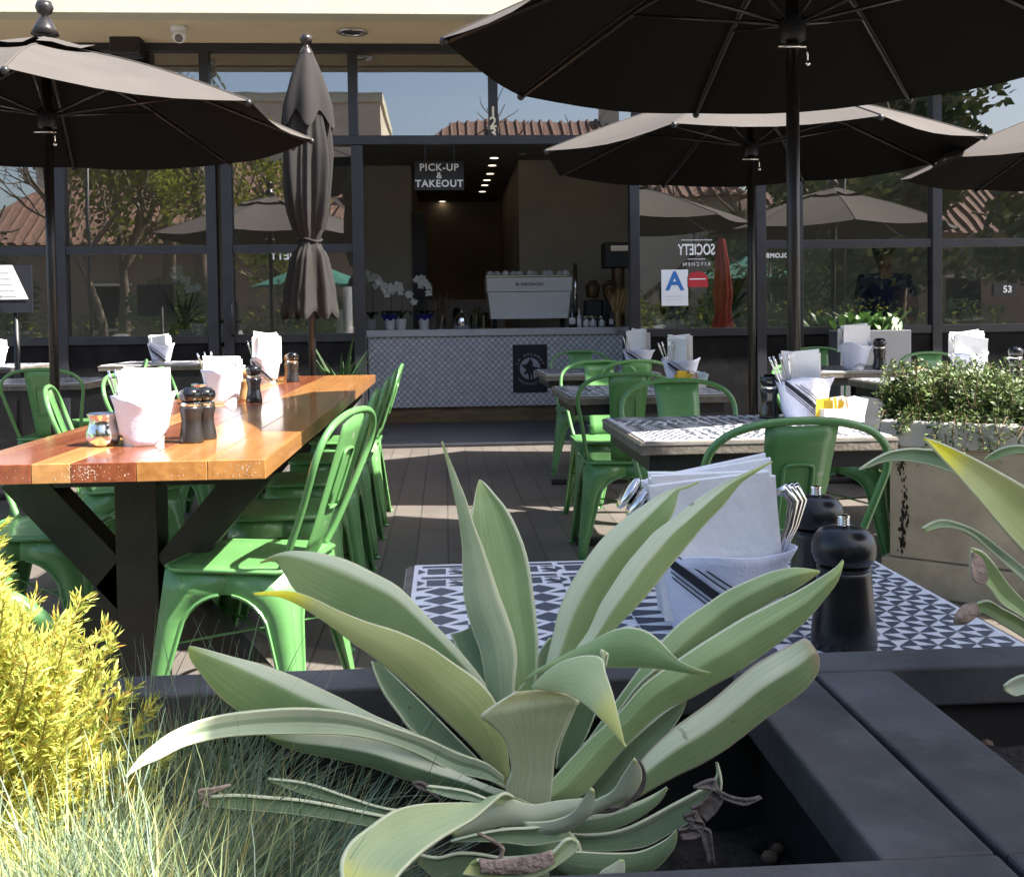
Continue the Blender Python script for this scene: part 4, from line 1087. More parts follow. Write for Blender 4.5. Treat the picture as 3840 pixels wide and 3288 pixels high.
for k in range(2):
    t = thing('oil_bottle', (1.235+.035*k, 5.26, .75), ['left of two small dark bottles behind the shaded sugar caddy', 'right of two small dark bottles behind the shaded sugar caddy'][k], 'bottle')
    MB().lathe([(.016, 0), (.017, .01), (.017, .05), (.008, .066), (.008, .08)], n=14).build('bottle_body', M['black_gloss'], t, smooth=True)
    MB().lathe([(.009, .0805), (.009, .092)], n=12).build('cap', M['chrome'], t, smooth=True, ang=40)
t = thing('condiment_bowl', (2.48, 5.30, .75), 'pale bowl of orange packets behind the hedge', 'bowl')
MB().lathe([(.03, 0), (.045, .02), (.052, .055), (.048, .055), (.03, .01), (0, .01)], n=20, cap=False).build('bowl_body', M['ceramic'], t, smooth=True)
MB().ball((0, 0, .05), .04, 12, sz=.5).build('contents', M['packet_brown'], t, smooth=True)

# ------------------------------------------------------------------ on the takeout counter
def on_counter(n, Y=11.45): return at(n, 1230, Y).x
ex = on_counter((983+1157)/2*1.8533)
E = thing('espresso_machine', (ex, 11.5, ct), 'white espresso machine with a wide tapering back panel on the counter', 'coffee machine')
hw = (at(1157*1.8533, 1100, 11.3).x-at(983*1.8533, 1100, 11.3).x)/2
zt = at(1983, 557*1.8533, 11.3).z-ct; zb = at(1983, 645*1.8533, 11.3).z-ct; zm = at(1983, 590*1.8533, 11.3).z-ct
MB().add([(-hw*.99, -.2, zm), (hw*.99, -.2, zm), (hw*.99, .3, zm), (-hw*.99, .3, zm), (-hw, -.21, zt), (hw, -.21, zt), (hw, .3, zt), (-hw, .3, zt)], [(0, 3, 2, 1), (4, 5, 6, 7), (0, 1, 5, 4), (1, 2, 6, 5), (2, 3, 7, 6), (3, 0, 4, 7)]) if False else None
b = MB(); b.add([(-hw*.99, -.2, zm), (hw*.99, -.2, zm), (hw*.99, .3, zm), (-hw*.99, .3, zm), (-hw, -.21, zt-.02), (hw, -.21, zt-.02), (hw, .3, zt-.02), (-hw, .3, zt-.02)], [(0, 3, 2, 1), (4, 5, 6, 7), (0, 1, 5, 4), (1, 2, 6, 5), (2, 3, 7, 6), (3, 0, 4, 7)])
b.build('top_panel', M['white_paint'], E, bevel=.008)
b = MB(); b.add([(-hw*.90, -.18, zb), (hw*.90, -.18, zb), (hw*.90, .28, zb), (-hw*.90, .28, zb), (-hw*.97, -.19, zm-.004), (hw*.97, -.19, zm-.004), (hw*.97, .28, zm-.004), (-hw*.97, .28, zm-.004)], [(0, 3, 2, 1), (4, 5, 6, 7), (0, 1, 5, 4), (1, 2, 6, 5), (2, 3, 7, 6), (3, 0, 4, 7)])
b.build('back_panel', M['white_paint'], E, bevel=.006)
MB().box(-hw*1.02, -.23, zt-.018, hw*1.02, .32, zt).build('cup_tray', M['chrome'], E, bevel=.004)
for sx in (-1, 1): MB().tube([(sx*hw*.8, -.05, 0), (sx*hw*.8, -.05, zb)], .025, 12).build('foot', M['black_metal'], E, smooth=True)
text_mesh("la marzocco", .062, facing((0, -.209, (zt+zm)/2-.005)), M['sign_black'], E, 'lettering', .001, .001)
cup0 = None
for k in range(11):
    loc = (ex-hw*.9+hw*1.8*k/10+.02*math.sin(k*3), 11.42+.1*math.sin(k*2.3), ct+zt+.001)
    if cup0 is None:
        cup0 = thing('coffee_cup', loc, 'white cup upside down on top of the espresso machine', 'cup', 0, 'cups along the top of the espresso machine')
        MB().lathe([(.044, 0), (.042, .02), (.030, .045), (.020, .052), (0, .052)], n=16).build('cup_body', M['ceramic'], cup0, smooth=True)
        MB().tube(crom([Vector((.040, 0, .015)), Vector((.062, 0, .02)), Vector((.056, 0, .036)), Vector((.034, 0, .038))], 3), .004, 6).build('handle', M['ceramic'], cup0, smooth=True)
    else: dup(cup0, loc, k*.9, 'white cup upside down on top of the espresso machine')
def grinder(n, label):
    t = thing('coffee_grinder', (on_counter(n, 11.5), 11.5, ct), label, 'coffee grinder')
    MB().box(-.09, -.1, 0, .09, .12, .30).build('grinder_body', M['black_metal'], t, bevel=.012)
    MB().lathe([(.06, .301), (.075, .36), (.085, .44), (.085, .47)], n=18).build('hopper', M['bronze_tank'], t, smooth=True)
    MB().lathe([(.07, .472), (.06, .50), (.03, .52), (0, .52)], n=18).build('lid', M['chrome'], t, smooth=True, ang=50)
    MB().box(-.08, -.105, .305, .08, -.10, .318).build('trim', M['chrome'], t)
grinder(1200*1.8533, 'left of two black coffee grinders on the counter, beside the steel tap')
grinder(1234*1.8533, 'right of two black coffee grinders on the counter, beside the opening post')
t = thing('steel_tap', (on_counter(1165*1.8533, 11.4), 11.4, ct), 'slender steel tap column right of the espresso machine', 'tap')
MB().tube([(0, 0, .12), (0, 0, .70)], .022, 12).build('column', M['chrome'], t, smooth=True)
MB().lathe([(.05, 0), (.05, .11), (.03, .118)], n=14).build('foot', M['black_metal'], t, smooth=True, ang=40)
t = thing('coffee_brewer', (on_counter(1252*1.8533, 11.6), 11.62, ct), 'tall black brewer with a bronze column behind the opening post', 'coffee brewer')
MB().box(-.16, -.12, .66, .16, .2, .94).build('brewer_head', M['black_metal'], t, bevel=.01)
MB().lathe([(.075, 0), (.075, .658)], n=20).build('column', M['bronze_tank'], t, smooth=True, ang=40)
MB().box(-.1, -.135, .84, .16, -.122, .90).build('display', M['chrome'], t)
i = 0
for n, mname, hgt, rad, lab in ((1158, 'black_gloss', .24, .035, 'dark wine bottle with a white label just right of the espresso machine'), (1172, 'ceramic', .20, .024, 'slim white bottle between the dark bottle and the jars'), (1238, 'black_gloss', .19, .028, 'dark syrup bottle in front of the right grinder')):
    t = thing('bottle', (on_counter(n*1.8533, 11.3), 11.3, ct), lab, 'bottle')
    MB().lathe([(rad, 0), (rad, hgt*.6), (rad*.4, hgt*.76), (rad*.4, hgt)], n=16).build('bottle_body', M[mname], t, smooth=True, ang=50)
    MB().lathe([(rad*1.02, hgt*.15), (rad*1.02, hgt*.45)], n=16, cap=False).build('paper_label', M['paper'], t, smooth=True)
for n, lab in ((1186, 'left squat glass jar of sugar by the grinders'), (1200, 'right squat glass jar of sugar by the grinders'), (1218, 'short glass jar in front of the right grinder')):
    t = thing('glass_jar', (on_counter(n*1.8533, 11.32), 11.32, ct), lab, 'jar')
    MB().lathe([(.045, 0), (.047, .09), (.04, .105)], n=16, cap=False).build('jar_glass', M['clear'], t, smooth=True)
    MB().lathe([(.040, .004), (.041, .07), (0, .075)], n=16).build('contents', M['paper'], t, smooth=True)
    MB().lathe([(.043, .106), (.043, .12)], n=16).build('lid', M['chrome'], t, smooth=True, ang=40)
t = thing('chrome_canister', (on_counter(934*1.8533, 11.35), 11.35, ct), 'small domed chrome canister left of the espresso machine', 'canister')
MB().lathe([(.085, 0), (.092, .05), (.085, .12), (.06, .165), (.02, .185), (0, .187)], n=24).build('canister_body', M['chrome'], t, smooth=True)
MB().lathe([(.012, .187), (.018, .20), (0, .21)], n=12).build('knob', M['chrome'], t, smooth=True)
def orchid(n, topD, lab, wrap, hgt, sd, Y=11.4, z0=None):
    p = at(n*1.8533, 1230, Y); r = random.Random(sd)
    t = thing('orchid', (p.x, Y, ct if z0 is None else z0), lab, 'orchid', 0, 'white orchids on the counter')
    pot = MB().lathe([(.048, 0), (.05, .01), (.062, .11), (.064, .118), (.056, .118), (.05, .1), (0, .1)], n=20, cap=False).build('flower_pot', M['ceramic'], t, smooth=True)
    if wrap:
        MB().lathe([(.06, .10), (.075, .14), (.10, .17)], n=20, cap=False, fn=lambda a, z: 1+.15*math.sin(5*a+z*20)).build('foil_wrap', M['blue_wrap'], t, smooth=True)
    lf = MB()
    for k in range(5):
        a = k*1.26+sd; d = Vector((math.cos(a), math.sin(a), 0)); s = Vector((-d.y, d.x, 0))
        lf.grid([[d*(.16*v)+Vector((0, 0, .12+.09*math.sin(PI*v*.9)))+s*(u*.026*math.sin(PI*min(1, v*.9+.1))) for u in (-1, 0, 1)] for v in (0, .25, .5, .75, 1)])
    lf.build('leaves', M['leaf_dark'], t, smooth=True)
    st = [Vector((0, 0, .1)), Vector((.02, .0, hgt*.5)), Vector((.0, -.02, hgt*.85)), Vector((-.05, -.05, hgt)), Vector((.09, -.06, hgt*.80))]
    C_ = crom(st, 6)
    MB().tube(C_, .004, 6).build('flower_stem', M['twig'], t, smooth=True)
    fl = MB()
    for k in range(9):
        c = C_[-1-k]+Vector((r.uniform(-.06, .06), r.uniform(-.05, .02), r.uniform(-.07, .05)))
        for q in range(5):
            a = q*2*PI/5+r.random(); d = Vector((math.cos(a), -.25, math.sin(a))); s = Vector((-math.sin(a), 0, math.cos(a)))
            fl.grid([[c+d*(.045*v)+s*(u*.020*math.sin(PI*min(1, .15+.8*v))) for u in (-1, 0, 1)] for v in (0, .5, 1)])
    fl.build('blossom', M['petal'], t, smooth=True)
orchid(789, 560, 'leftmost of the white potted orchids on the counter', True, .50, 1)
orchid(812, 560, 'middle white orchid in a plain white pot on the counter', False, .46, 2)
orchid(858, 560, 'white orchid in a blue foil wrap on the counter, nearest the espresso machine', True, .52, 3)
orchid(374, 560, 'white orchid hanging over a lime green pot behind the left window', False, .62, 6, 9.38, .93)
orchid(752, 560, 'tall white orchid inside the opening behind the left post', False, .66, 4, 12.2)
def reeds(x, y, z, label, n, hgt, spread, mtl, sd, vase=True):
    r = random.Random(sd)
    t = thing('reed_vase', (x, y, z), label, 'dried arrangement')
    if vase: MB().lathe([(.05, 0), (.055, .02), (.06, .16)], n=18, cap=False).build('vase', M['clear'], t, smooth=True)
    m = MB()
    for k in range(n):
        a = r.uniform(0, 2*PI); s = r.uniform(.1, 1)*spread; h_ = hgt*r.uniform(.6, 1)
        b = Vector((r.uniform(-.03, .03), r.uniform(-.03, .03), .01))
        m.tube(crom([b, b+Vector((s*.4*math.cos(a), s*.4*math.sin(a), h_*.6)), b+Vector((s*math.cos(a), s*math.sin(a), h_))], 3), [.0045]*6+[.001], 4)
    m.build('reeds', M[mtl], t)
reeds(on_counter(893*1.8533), 11.4, ct, 'glass vase of dry twigs left of the chrome canister on the counter', 34, .42, .16, 'twig', 2)
reeds(on_counter(962*1.8533), 11.45, ct, 'low green arrangement left of the espresso machine', 30, .26, .12, 'leaf_olive', 3)
reeds(at(1253*1.8533, 1230, 11.0).x, 11.05, ct, 'tall dry grass stalks at the right end of the counter', 60, .42, .14, 'reed', 4)

# ------------------------------------------------------------------ inside the windows
def pot_plant(x, y, z, label, pr, ph, pm, lm, n, L, wdt, sd, up=.8, name='potted_plant'):
    r = random.Random(sd)
    t = thing(name, (x, y, z), label, 'potted plant')
    MB().lathe([(pr*.75, 0), (pr, ph), (pr*.9, ph), (pr*.8, ph*.85), (0, ph*.85)], n=18, cap=False).build('flower_pot', M[pm], t, smooth=True)
    m = MB()
    for k in range(n):
        a = r.uniform(0, 2*PI); d = Vector((math.cos(a), math.sin(a), 0)); s = Vector((-d.y, d.x, 0)); l = L*r.uniform(.6, 1); e = up*r.uniform(.6, 1.2); dr = r.uniform(.1, .6)
        m.grid([[d*(l*v*(1-.3*e))+Vector((0, 0, ph*.85+l*(e*v-dr*v*v)))+s*(u*wdt*math.sin(PI*min(1, .12+.88*v))+0)+Vector((0, 0, .15*wdt*abs(u))) for u in (-1, 0, 1)] for v in (0, .2, .4, .6, .8, 1)])
    m.build('leaves', M[lm], t, smooth=True)
    return t
sz = 1.002
pot_plant(at(1450*1.8533, 1230, 9.5).x, 9.5, .78, 'leafy yellow green plant behind the window right of the red sticker', .12, .16, 'black_metal', 'leaf_yellow', 34, .60, .045, 1, 1.3)
pot_plant(at(1340*1.8533, 1230, 9.45).x, 9.45, 1.0, 'dry orange grass in a pot behind the window under the grade card', .10, .12, 'stone', 'reed', 90, .36, .006, 2, 1.2)
pot_plant(at(1400*1.8533, 1230, 9.5).x, 9.5, 1.0, 'second pot of dry orange grass behind the window, nearer the narrow pane', .10, .12, 'stone', 'reed', 90, .36, .006, 3, 1.2)
for k, n in enumerate((1337, 1352, 1366, 1380)):
    t = thing('paper_cup', (at(n*1.8533, 1240, 9.3).x, 9.3, .98), 'white paper cup in the row on the window ledge under the grade card', 'cup', 0, 'paper cups on the window ledge')
    MB().lathe([(.030, 0), (.040, .10)], n=16, cap=False).lathe([(.030, .002), (0, .002)], n=16).build('cup_body', M['paper'], t, smooth=True)
MB_ = MB
t = thing('window_ledge', (at(1400*1.8533, 1240, 9.35).x, 9.4, 0), 'narrow ledge inside the window carrying the paper cups and dry grass', 'ledge')
MB().box(-.62, -.2, .94, .55, .35, .978).build('ledge_board', M['int_floor'], t, bevel=.004)
MB().box(-.58, -.1, 0, -.52, .3, .939).box(.45, -.1, 0, .51, .3, .939).build('support', M['black_metal'], t)
for k, n in enumerate((405, 447, 480)):
    pot_plant(at(n*1.8533, 1240, 9.35).x, 9.35, .93, ['white pot of yellow flowers behind the left window, leftmost', 'white pot behind the left window beside the door post', 'white pot of yellow flowers behind the left window by the door handle'][k], .085, .17, 'ceramic', ['leaf_yellow', 'leaf_mid', 'leaf_yellow'][k], 14, .09, .02, 10+k, 1)
pot_plant(at(372*1.8533, 1240, 9.5).x, 9.5, .90, 'lime green pot with long leaves behind the left window', .13, .20, 'leaf_yellow', 'leaf_dark', 26, .40, .012, 14, 1.2)
t = thing('window_bar', (at(430*1.8533, 1240, 9.4).x, 9.5, 0), 'dark bar shelf inside the left windows carrying white pots', 'shelf')
MB().box(-.55, -.25, .895, .75, .25, .928).build('shelf_board', M['knee'], t)
MB().box(-.5, -.2, 0, -.44, .2, .894).box(.64, -.2, 0, .7, .2, .894).build('support', M['black_metal'], t)
t = thing('cup_stack', (at(704*1.8533, 1200, 9.4).x, 9.4, .93), 'tall stack of pale paper cups behind the glass left of the opening', 'cups')
MB().lathe([(.040, 0)]+[(.040+.004*(k % 2), .02+.02*k) for k in range(24)], n=18).build('cups', M['paper'], t, smooth=True)
t = thing('cup_stack', (at(690*1.8533, 1200, 9.5).x, 9.5, .93), 'shorter stack of pale cups beside the tall stack left of the opening', 'cups')
MB().lathe([(.045, 0)]+[(.045+.004*(k % 2), .02+.02*k) for k in range(14)], n=18).build('cups', M['paper'], t, smooth=True)
t = thing('cup_shelf', (at(697*1.8533, 1200, 9.45).x, 9.45, 0), 'small cabinet behind the glass under the cup stacks', 'cabinet')
MB().box(-.16, -.15, 0, .12, .25, .90).build('cabinet_body', M['knee'], t, bevel=.004)
MB().box(-.17, -.16, .902, .13, .26, .928).build('cabinet_top', M['counter_top'], t)
pot_plant(at(690*1.8533, 1500, 8.62).x, 8.62, 0, 'fern with arching fronds in a dark tub left of the opening', .2, .55, 'black_metal', 'leaf_dark', 70, .50, .018, 21, 1.0)
# slim planter trough before the right windows
a_, b_ = at(3128, 1240, 8.7), at(3392, 1304, 8.7)
t = thing('planter_trough', ((a_.x+b_.x)/2, 8.7, 0), 'grey planter trough of broad green leaves below the right windows', 'planter')
ww = (b_.x-a_.x)/2
MB().box(-ww, -.13, 0, ww, .13, a_.z).build('trough', M['int_floor'], t, bevel=.006)
m = MB(); r = random.Random(3)
for k in range(44):
    a = r.uniform(0, 2*PI); d = Vector((math.cos(a), math.sin(a)*.6, 0)); s = Vector((-math.sin(a), math.cos(a), 0)); l = r.uniform(.14, .27)
    o = Vector((r.uniform(-ww*.9, ww*.9), r.uniform(-.09, .09), a_.z-.01))
    m.grid([[o+d*(l*.7*v)+Vector((0, 0, l*(1.1*v-.45*v*v)))+s*(u*.030*math.sin(PI*min(1, .1+.9*v)))+Vector((0, 0, .008*abs(u))) for u in (-1, 0, 1)] for v in (0, .25, .5, .75, 1)])
m.build('leaves', M['leaf_mid'], t, smooth=True)
# menu on a stand at the far left
p = at(45, 1050, 7.2)
t = thing('menu_stand', (p.x, 7.2, 0), 'slanted white menu page on a navy stand at the left edge', 'menu')
MB().tube([(0, .05, 0), (0, .05, p.z-.1)], .02, 8).build('post', M['black_metal'], t, smooth=True)
MB().box(-.25, .02, p.z-.22, .12, .035, p.z+.10).build('board', M['logo_board'], t)
pg = MB().add([(-.25, .012, p.z-.13), (.10, .012, p.z-.13), (.0, .012, p.z+.10), (-.25, .012, p.z+.10)], [(0, 1, 2, 3)])
m = MB(); m.poly([(-.25, .012, p.z-.13), (.10, .012, p.z-.13), (.0, .012, p.z+.10), (-.25, .012, p.z+.10)])
m.build('page', M['paper'], t)
m = MB()
for k in range(5): m.quad((-.22, .009, p.z+.05-.04*k), (-.02+.012*k, .009, p.z+.05-.04*k), (-.02+.012*k, .009, p.z+.058-.04*k), (-.22, .009, p.z+.058-.04*k))
m.build('text_lines', M['logo_grey'], t)

# service counter deep inside, behind the opening
xm = (at(862*1.8533, 900, 15.5).x+at(1050*1.8533, 900, 15.5).x)/2
t = thing('back_counter', (xm, 15.6, 0), 'back counter with a pale splashback deep inside the opening', 'counter')
MB().box(-1.3, -.3, 0, 1.3, .4, .95).build('cabinet', M['int_wall'], t)
MB().box(-1.32, -.33, .952, 1.32, .42, .99).build('worktop', M['counter_top'], t)
MB().box(-1.3, .40, .992, 1.3, .44, 1.42).build('splashback', M['counter_top'], t)
for k, (x, hh, rr_) in enumerate(((-.9, .25, .07), (-.6, .18, .09), (-.25, .30, .06), (.15, .22, .10), (.55, .28, .07), (.9, .20, .09))):
    q = thing('storage_jar', (xm+x, 15.55, .99), ['tall', 'squat', 'slim', 'wide', 'dark', 'short'][k]+' storage jar on the back counter deep inside', 'jar')
    MB().lathe([(rr_, 0), (rr_, hh*.85), (rr_*.7, hh*.95)], n=16).build('jar_body', M[['bronze_tank', 'paper', 'black_metal', 'chrome', 'wood_mill', 'ceramic'][k]], q, smooth=True, ang=50)
    MB().lathe([(rr_*.75, hh*.955), (rr_*.75, hh), (0, hh)], n=16).build('lid', M['black_metal'], q, smooth=True, ang=50)
# ------------------------------------------------------------------ black timber planter boxes
RZ = .74
def planter_box(x0, x1, y0, y1, label):
    cx, cy = (x0+x1)/2, (y0+y1)/2
    t = thing('planter_box', (cx, cy, 0), label, 'planter')
    a, b = (x1-x0)/2, (y1-y0)/2; w = .075; th = .04; wf = .058
    MB().box(-a, b-wf, RZ-th, a, b, RZ).build('rim_board', M['planter'], t, bevel=.003)
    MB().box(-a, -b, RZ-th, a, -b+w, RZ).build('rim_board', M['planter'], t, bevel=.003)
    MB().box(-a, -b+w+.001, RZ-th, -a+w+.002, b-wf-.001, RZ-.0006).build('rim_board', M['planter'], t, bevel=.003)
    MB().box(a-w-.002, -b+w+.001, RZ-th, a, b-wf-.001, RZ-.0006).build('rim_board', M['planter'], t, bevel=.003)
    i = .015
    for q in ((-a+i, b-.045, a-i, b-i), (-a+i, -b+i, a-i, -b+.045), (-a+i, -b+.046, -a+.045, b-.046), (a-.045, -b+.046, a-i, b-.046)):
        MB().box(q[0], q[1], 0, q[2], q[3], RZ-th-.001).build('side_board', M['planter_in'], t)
    return t
PB = planter_box(-1.5, .353, .569, 1.053, 'black timber planter holding the agave, grasses and yellow conifer')
PB2 = planter_box(.359, 2.0, .569, 1.053, 'black timber planter at the lower right holding the second agave')
def soil(x0, x1, y0, y1, z, name='soil'):
    r = random.Random(4); nx, ny = int((x1-x0)/.02), int((y1-y0)/.02)
    rows = [[(x0+(x1-x0)*i/nx, y0+(y1-y0)*j/ny, z+.012*math.sin(i*.5+j*.3)+.010*math.sin(i*.23-j*.8)+r.uniform(-.004, .005)) for i in range(nx+1)] for j in range(ny+1)]
    m = MB().grid(rows)
    for _ in range(int(260*(x1-x0))):
        c = (r.uniform(x0, x1), r.uniform(y0, y1)); s = r.uniform(.003, .010)
        m.ball((c[0], c[1], z+r.uniform(.0, .014)), s, 6, mi=0 if r.random() < .8 else 1, sx=r.uniform(.7, 1.5))
    return tag(m.build(name, [M['soil'], M['twig']], smooth=True), kind='structure')
soil(-1.45, .31, .615, 1.01, .60)
soil(.40, 1.95, .615, 1.01, .655)

# ------------------------------------------------------------------ agave leaves
def leaf(st, d, mt, parent, c=.16, k=.5, p=1.6, label=None, th=.0022, nx=21, name='leaf', fold_light_bloom=0):
    """st: stations from tip to base (xl, yl, xr, yr); d: depth at tip..base; c: channel depth; k: crease place"""
    n = len(st)
    Ls, Rs = [], []
    for i, s in enumerate(st):
        t = i/(n-1)
        if isinstance(d, (list, tuple)):
            q = t*(len(d)-1); j = min(int(q), len(d)-2); dd = d[j]+(d[j+1]-d[j])*(q-j)
        else: dd = d
        Ls.append(at(s[0], s[1], dd)); Rs.append(at(s[2], s[3], dd))
    m_ = 4 if n < 9 else 3
    us = [j/(nx-1) for j in range(nx)]
    Ls, Rs = crom(Ls, m_), crom(Rs, m_)
    N_ = len(Ls); rows = []
    for i in range(N_):
        a, b = Ls[i], Rs[i]; mid = (a+b)/2
        i0, i1 = max(i-1, 0), min(i+1, N_-1)
        tg = ((Ls[i1]+Rs[i1])-(Ls[i0]+Rs[i0]))
        sd = b-a; w = sd.length
        nrm = sd.cross(tg)
        if nrm.length < 1e-9: nrm = Vector((0, -1, 0))
        nrm.normalize()
        if nrm.dot(CAM-mid) < 0: nrm = -nrm
        row = []
        for j in range(nx):
            u = j/(nx-1)
            e = abs(u-k)/(k if u < k else 1-k)
            row.append(a.lerp(b, u)-nrm*(c*w*(1-e**p)))
        rows.append(row)
    rows.reverse()      # v = 0 at base, 1 at tip
    o = MB().grid(rows, uv=True).build(name, M[mt], parent, smooth=True, solid=th, label=label)
    if fold_light_bloom:
        ca = o.data.color_attributes.new("fold_light_bloom", 'FLOAT_COLOR', 'POINT')  # mask of the painted sky light and wax beside the crease
        for i in range(len(rows)):
            v = i/(len(rows)-1)
            for j in range(nx):
                u = us[j]; q = (u if fold_light_bloom > 0 else 1-u); kk = abs(fold_light_bloom)
                f = max(0, min(1, (kk-q)/.035+.5))*min(1, (1-v)*4)
                ca.data[i*nx+j].color = (f, f, f, 1)
    o.location = -parent.location
    return o
AC = at(1983, 3060, .86)
AG = thing('agave', (AC.x, AC.y, .60), 'large agave rosette of broad grey green leaves filling the foreground', 'agave')
A_ = AG
# upright and rear leaves
leaf([(1657,1654,1659,1654),(1672,1710,1685,1720),(1690,1785,1718,1800),(1710,1885,1750,1880),(1725,1970,1775,1960),(1734,2055,1808,2045),(1735,2145,1838,2130),(1742,2245,1870,2225),(1765,2335,1900,2305),(1795,2415,1925,2380),(1812,2500,1938,2460),(1830,2590,1930,2560),(1865,2690,1925,2680),(1900,2800,1935,2800)], [.86,.88,.89], 'ag_blue', A_, c=-.14, k=.45, p=1.4, fold_light_bloom=-.12)
leaf([(1796,1799,1801,1799),(1786,1830,1821,1815),(1777,1880,1860,1860),(1767,1925,1900,1910),(1762,2000,1935,1975),(1765,2080,1965,2050),(1775,2160,1985,2130),(1790,2250,1998,2220),(1815,2350,2010,2320),(1850,2450,2017,2420),(1885,2560,2012,2540),(1920,2700,1995,2700),(1945,2850,1985,2850)], [.97,.94,.91], 'ag_green', A_, c=.16, k=.74, p=1.2)
leaf([(2060,2392,2080,2395),(2022,2450,2062,2460),(2012,2510,2044,2520),(2000,2600,2024,2600),(1990,2760,2004,2760)], .95, 'ag_blue', A_)
leaf([(2620,1806,2620,1808),(2575,1823,2575,1829),(2525,1835,2545,1845),(2460,1865,2532,1900),(2400,1905,2510,1950),(2325,1960,2460,2020),(2250,2030,2390,2100),(2180,2125,2310,2200),(2130,2210,2240,2310),(2095,2295,2190,2400),(2075,2380,2150,2480),(2055,2460,2110,2560),(2030,2600,2075,2680),(2000,2800,2040,2830)], [.95,.92,.90], 'ag_green', A_, c=-.21, k=.33, p=1.08, fold_light_bloom=.36)
leaf([(2895,1729,2895,1731),(2840,1755,2850,1760),(2730,1805,2785,1803),(2660,1845,2745,1850),(2600,1885,2710,1895),(2525,1945,2660,1945),(2455,1995,2610,2003),(2405,2050,2555,2070),(2350,2115,2500,2135),(2300,2190,2440,2212),(2250,2270,2370,2290),(2205,2370,2300,2362),(2150,2450,2240,2460),(2090,2600,2160,2620),(2040,2780,2090,2800)], [.88,.875,.87], 'ag_green', A_, c=-.21, k=.36, p=1.08, fold_light_bloom=.38)
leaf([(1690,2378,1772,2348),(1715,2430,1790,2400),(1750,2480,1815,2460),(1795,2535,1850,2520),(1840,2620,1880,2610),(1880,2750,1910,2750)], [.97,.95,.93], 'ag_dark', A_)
leaf([(978,2108,978,2110),(1035,2105,1030,2082),(1068,2150,1100,2067),(1110,2215,1200,2075),(1200,2280,1300,2100),(1330,2330,1400,2148),(1450,2380,1500,2205),(1560,2450,1600,2310),(1660,2530,1690,2405),(1750,2620,1780,2510),(1830,2720,1850,2620),(1890,2830,1900,2800)], [.97,.94,.92], 'ag_green', A_, c=-.13, k=.80, p=1.1, fold_light_bloom=-.20)
leaf([(952,2224,952,2229),(1025,2215,1030,2234),(1100,2217,1085,2250),(1170,2240,1150,2285),(1260,2283,1230,2338),(1370,2328,1310,2398),(1490,2365,1410,2470),(1600,2415,1500,2545),(1700,2483,1600,2632),(1800,2555,1690,2718),(1862,2640,1780,2808),(1895,2760,1840,2880),(1910,2900,1895,2945)], [.80,.84,.875,.88], 'ag_olive', A_, c=-.10, k=.5, p=1.6, label='olive leaf with a bright yellow tip')
leaf([(1393,2479,1425,2482),(1408,2530,1480,2535),(1440,2600,1560,2610),(1490,2670,1640,2690),(1545,2740,1720,2770),(1640,2800,1790,2840),(1750,2860,1850,2900)], [.95,.93,.91], 'ag_dark', A_, k=.2, c=.12, p=1.3)
leaf([(712,2422,708,2440),(760,2432,722,2480),(875,2465,755,2525),(975,2490,805,2590),(1100,2535,880,2655),(1200,2580,1000,2720),(1300,2628,1150,2740),(1400,2680,1300,2760),(1520,2732,1450,2800),(1660,2795,1600,2850),(1820,2860,1780,2900)], [.92,.90,.89], 'ag_green', A_, c=-.14, k=.25, p=1.25, fold_light_bloom=.22)
leaf([(473,2912,473,2914),(525,2840,535,2872),(575,2795,600,2845),(635,2750,675,2805),(725,2710,750,2782),(825,2682,850,2763),(950,2665,960,2755),(1100,2655,1090,2752),(1225,2660,1210,2752),(1340,2680,1340,2760),(1482,2729,1470,2790),(1599,2768,1590,2838),(1715,2822,1705,2897),(1823,2860,1831,2925),(1890,2910,1900,2960)], [.72,.76,.81,.86], 'ag_blue', A_, c=.22, k=.60, p=1.2, fold_light_bloom=.34)
leaf([(995,2755,1000,2761),(1100,2751,1100,2808),(1250,2753,1250,2841),(1366,2763,1400,2876),(1482,2793,1510,2916),(1599,2840,1599,2934),(1715,2897,1753,2961),(1850,2950,1831,2992),(1960,2985,1930,3020)], [.82,.83,.845], 'ag_dark', A_, c=-.20, k=.45, p=1.2, fold_light_bloom=.42)
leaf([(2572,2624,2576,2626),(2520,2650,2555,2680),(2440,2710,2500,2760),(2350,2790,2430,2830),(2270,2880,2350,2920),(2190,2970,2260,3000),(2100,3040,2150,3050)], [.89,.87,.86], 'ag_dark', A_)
leaf([(3072,2141,3072,2144),(2985,2130,3020,2183),(2900,2142,2960,2220),(2825,2170,2880,2260),(2725,2215,2790,2320),(2650,2265,2710,2380),(2575,2315,2640,2450),(2510,2372,2570,2510),(2440,2450,2490,2580),(2330,2600,2390,2690),(2200,2780,2250,2830),(2110,2900,2140,2930)], [.97,.94,.90], 'ag_green', A_, c=-.30, k=.32, p=1.1)
leaf([(2460,2505,2505,2508),(2380,2580,2432,2592),(2300,2690,2346,2702),(2200,2780,2244,2792),(2140,2840,2172,2852)], .905, 'ag_pale', A_)
leaf([(3157,2100,3160,2108),(3130,2130,3140,2175),(3060,2175,3085,2250),(2985,2218,3020,2325),(2890,2265,2940,2392),(2790,2315,2850,2460),(2690,2375,2760,2520),(2600,2432,2670,2570),(2510,2495,2590,2615),(2410,2570,2500,2655),(2315,2680,2420,2720),(2220,2765,2330,2810),(2140,2845,2250,2910),(2070,2925,2170,2990),(2015,2990,2080,3010)], [.92,.89,.86,.84], 'ag_green', A_, c=-.30, k=.32, p=1.1)
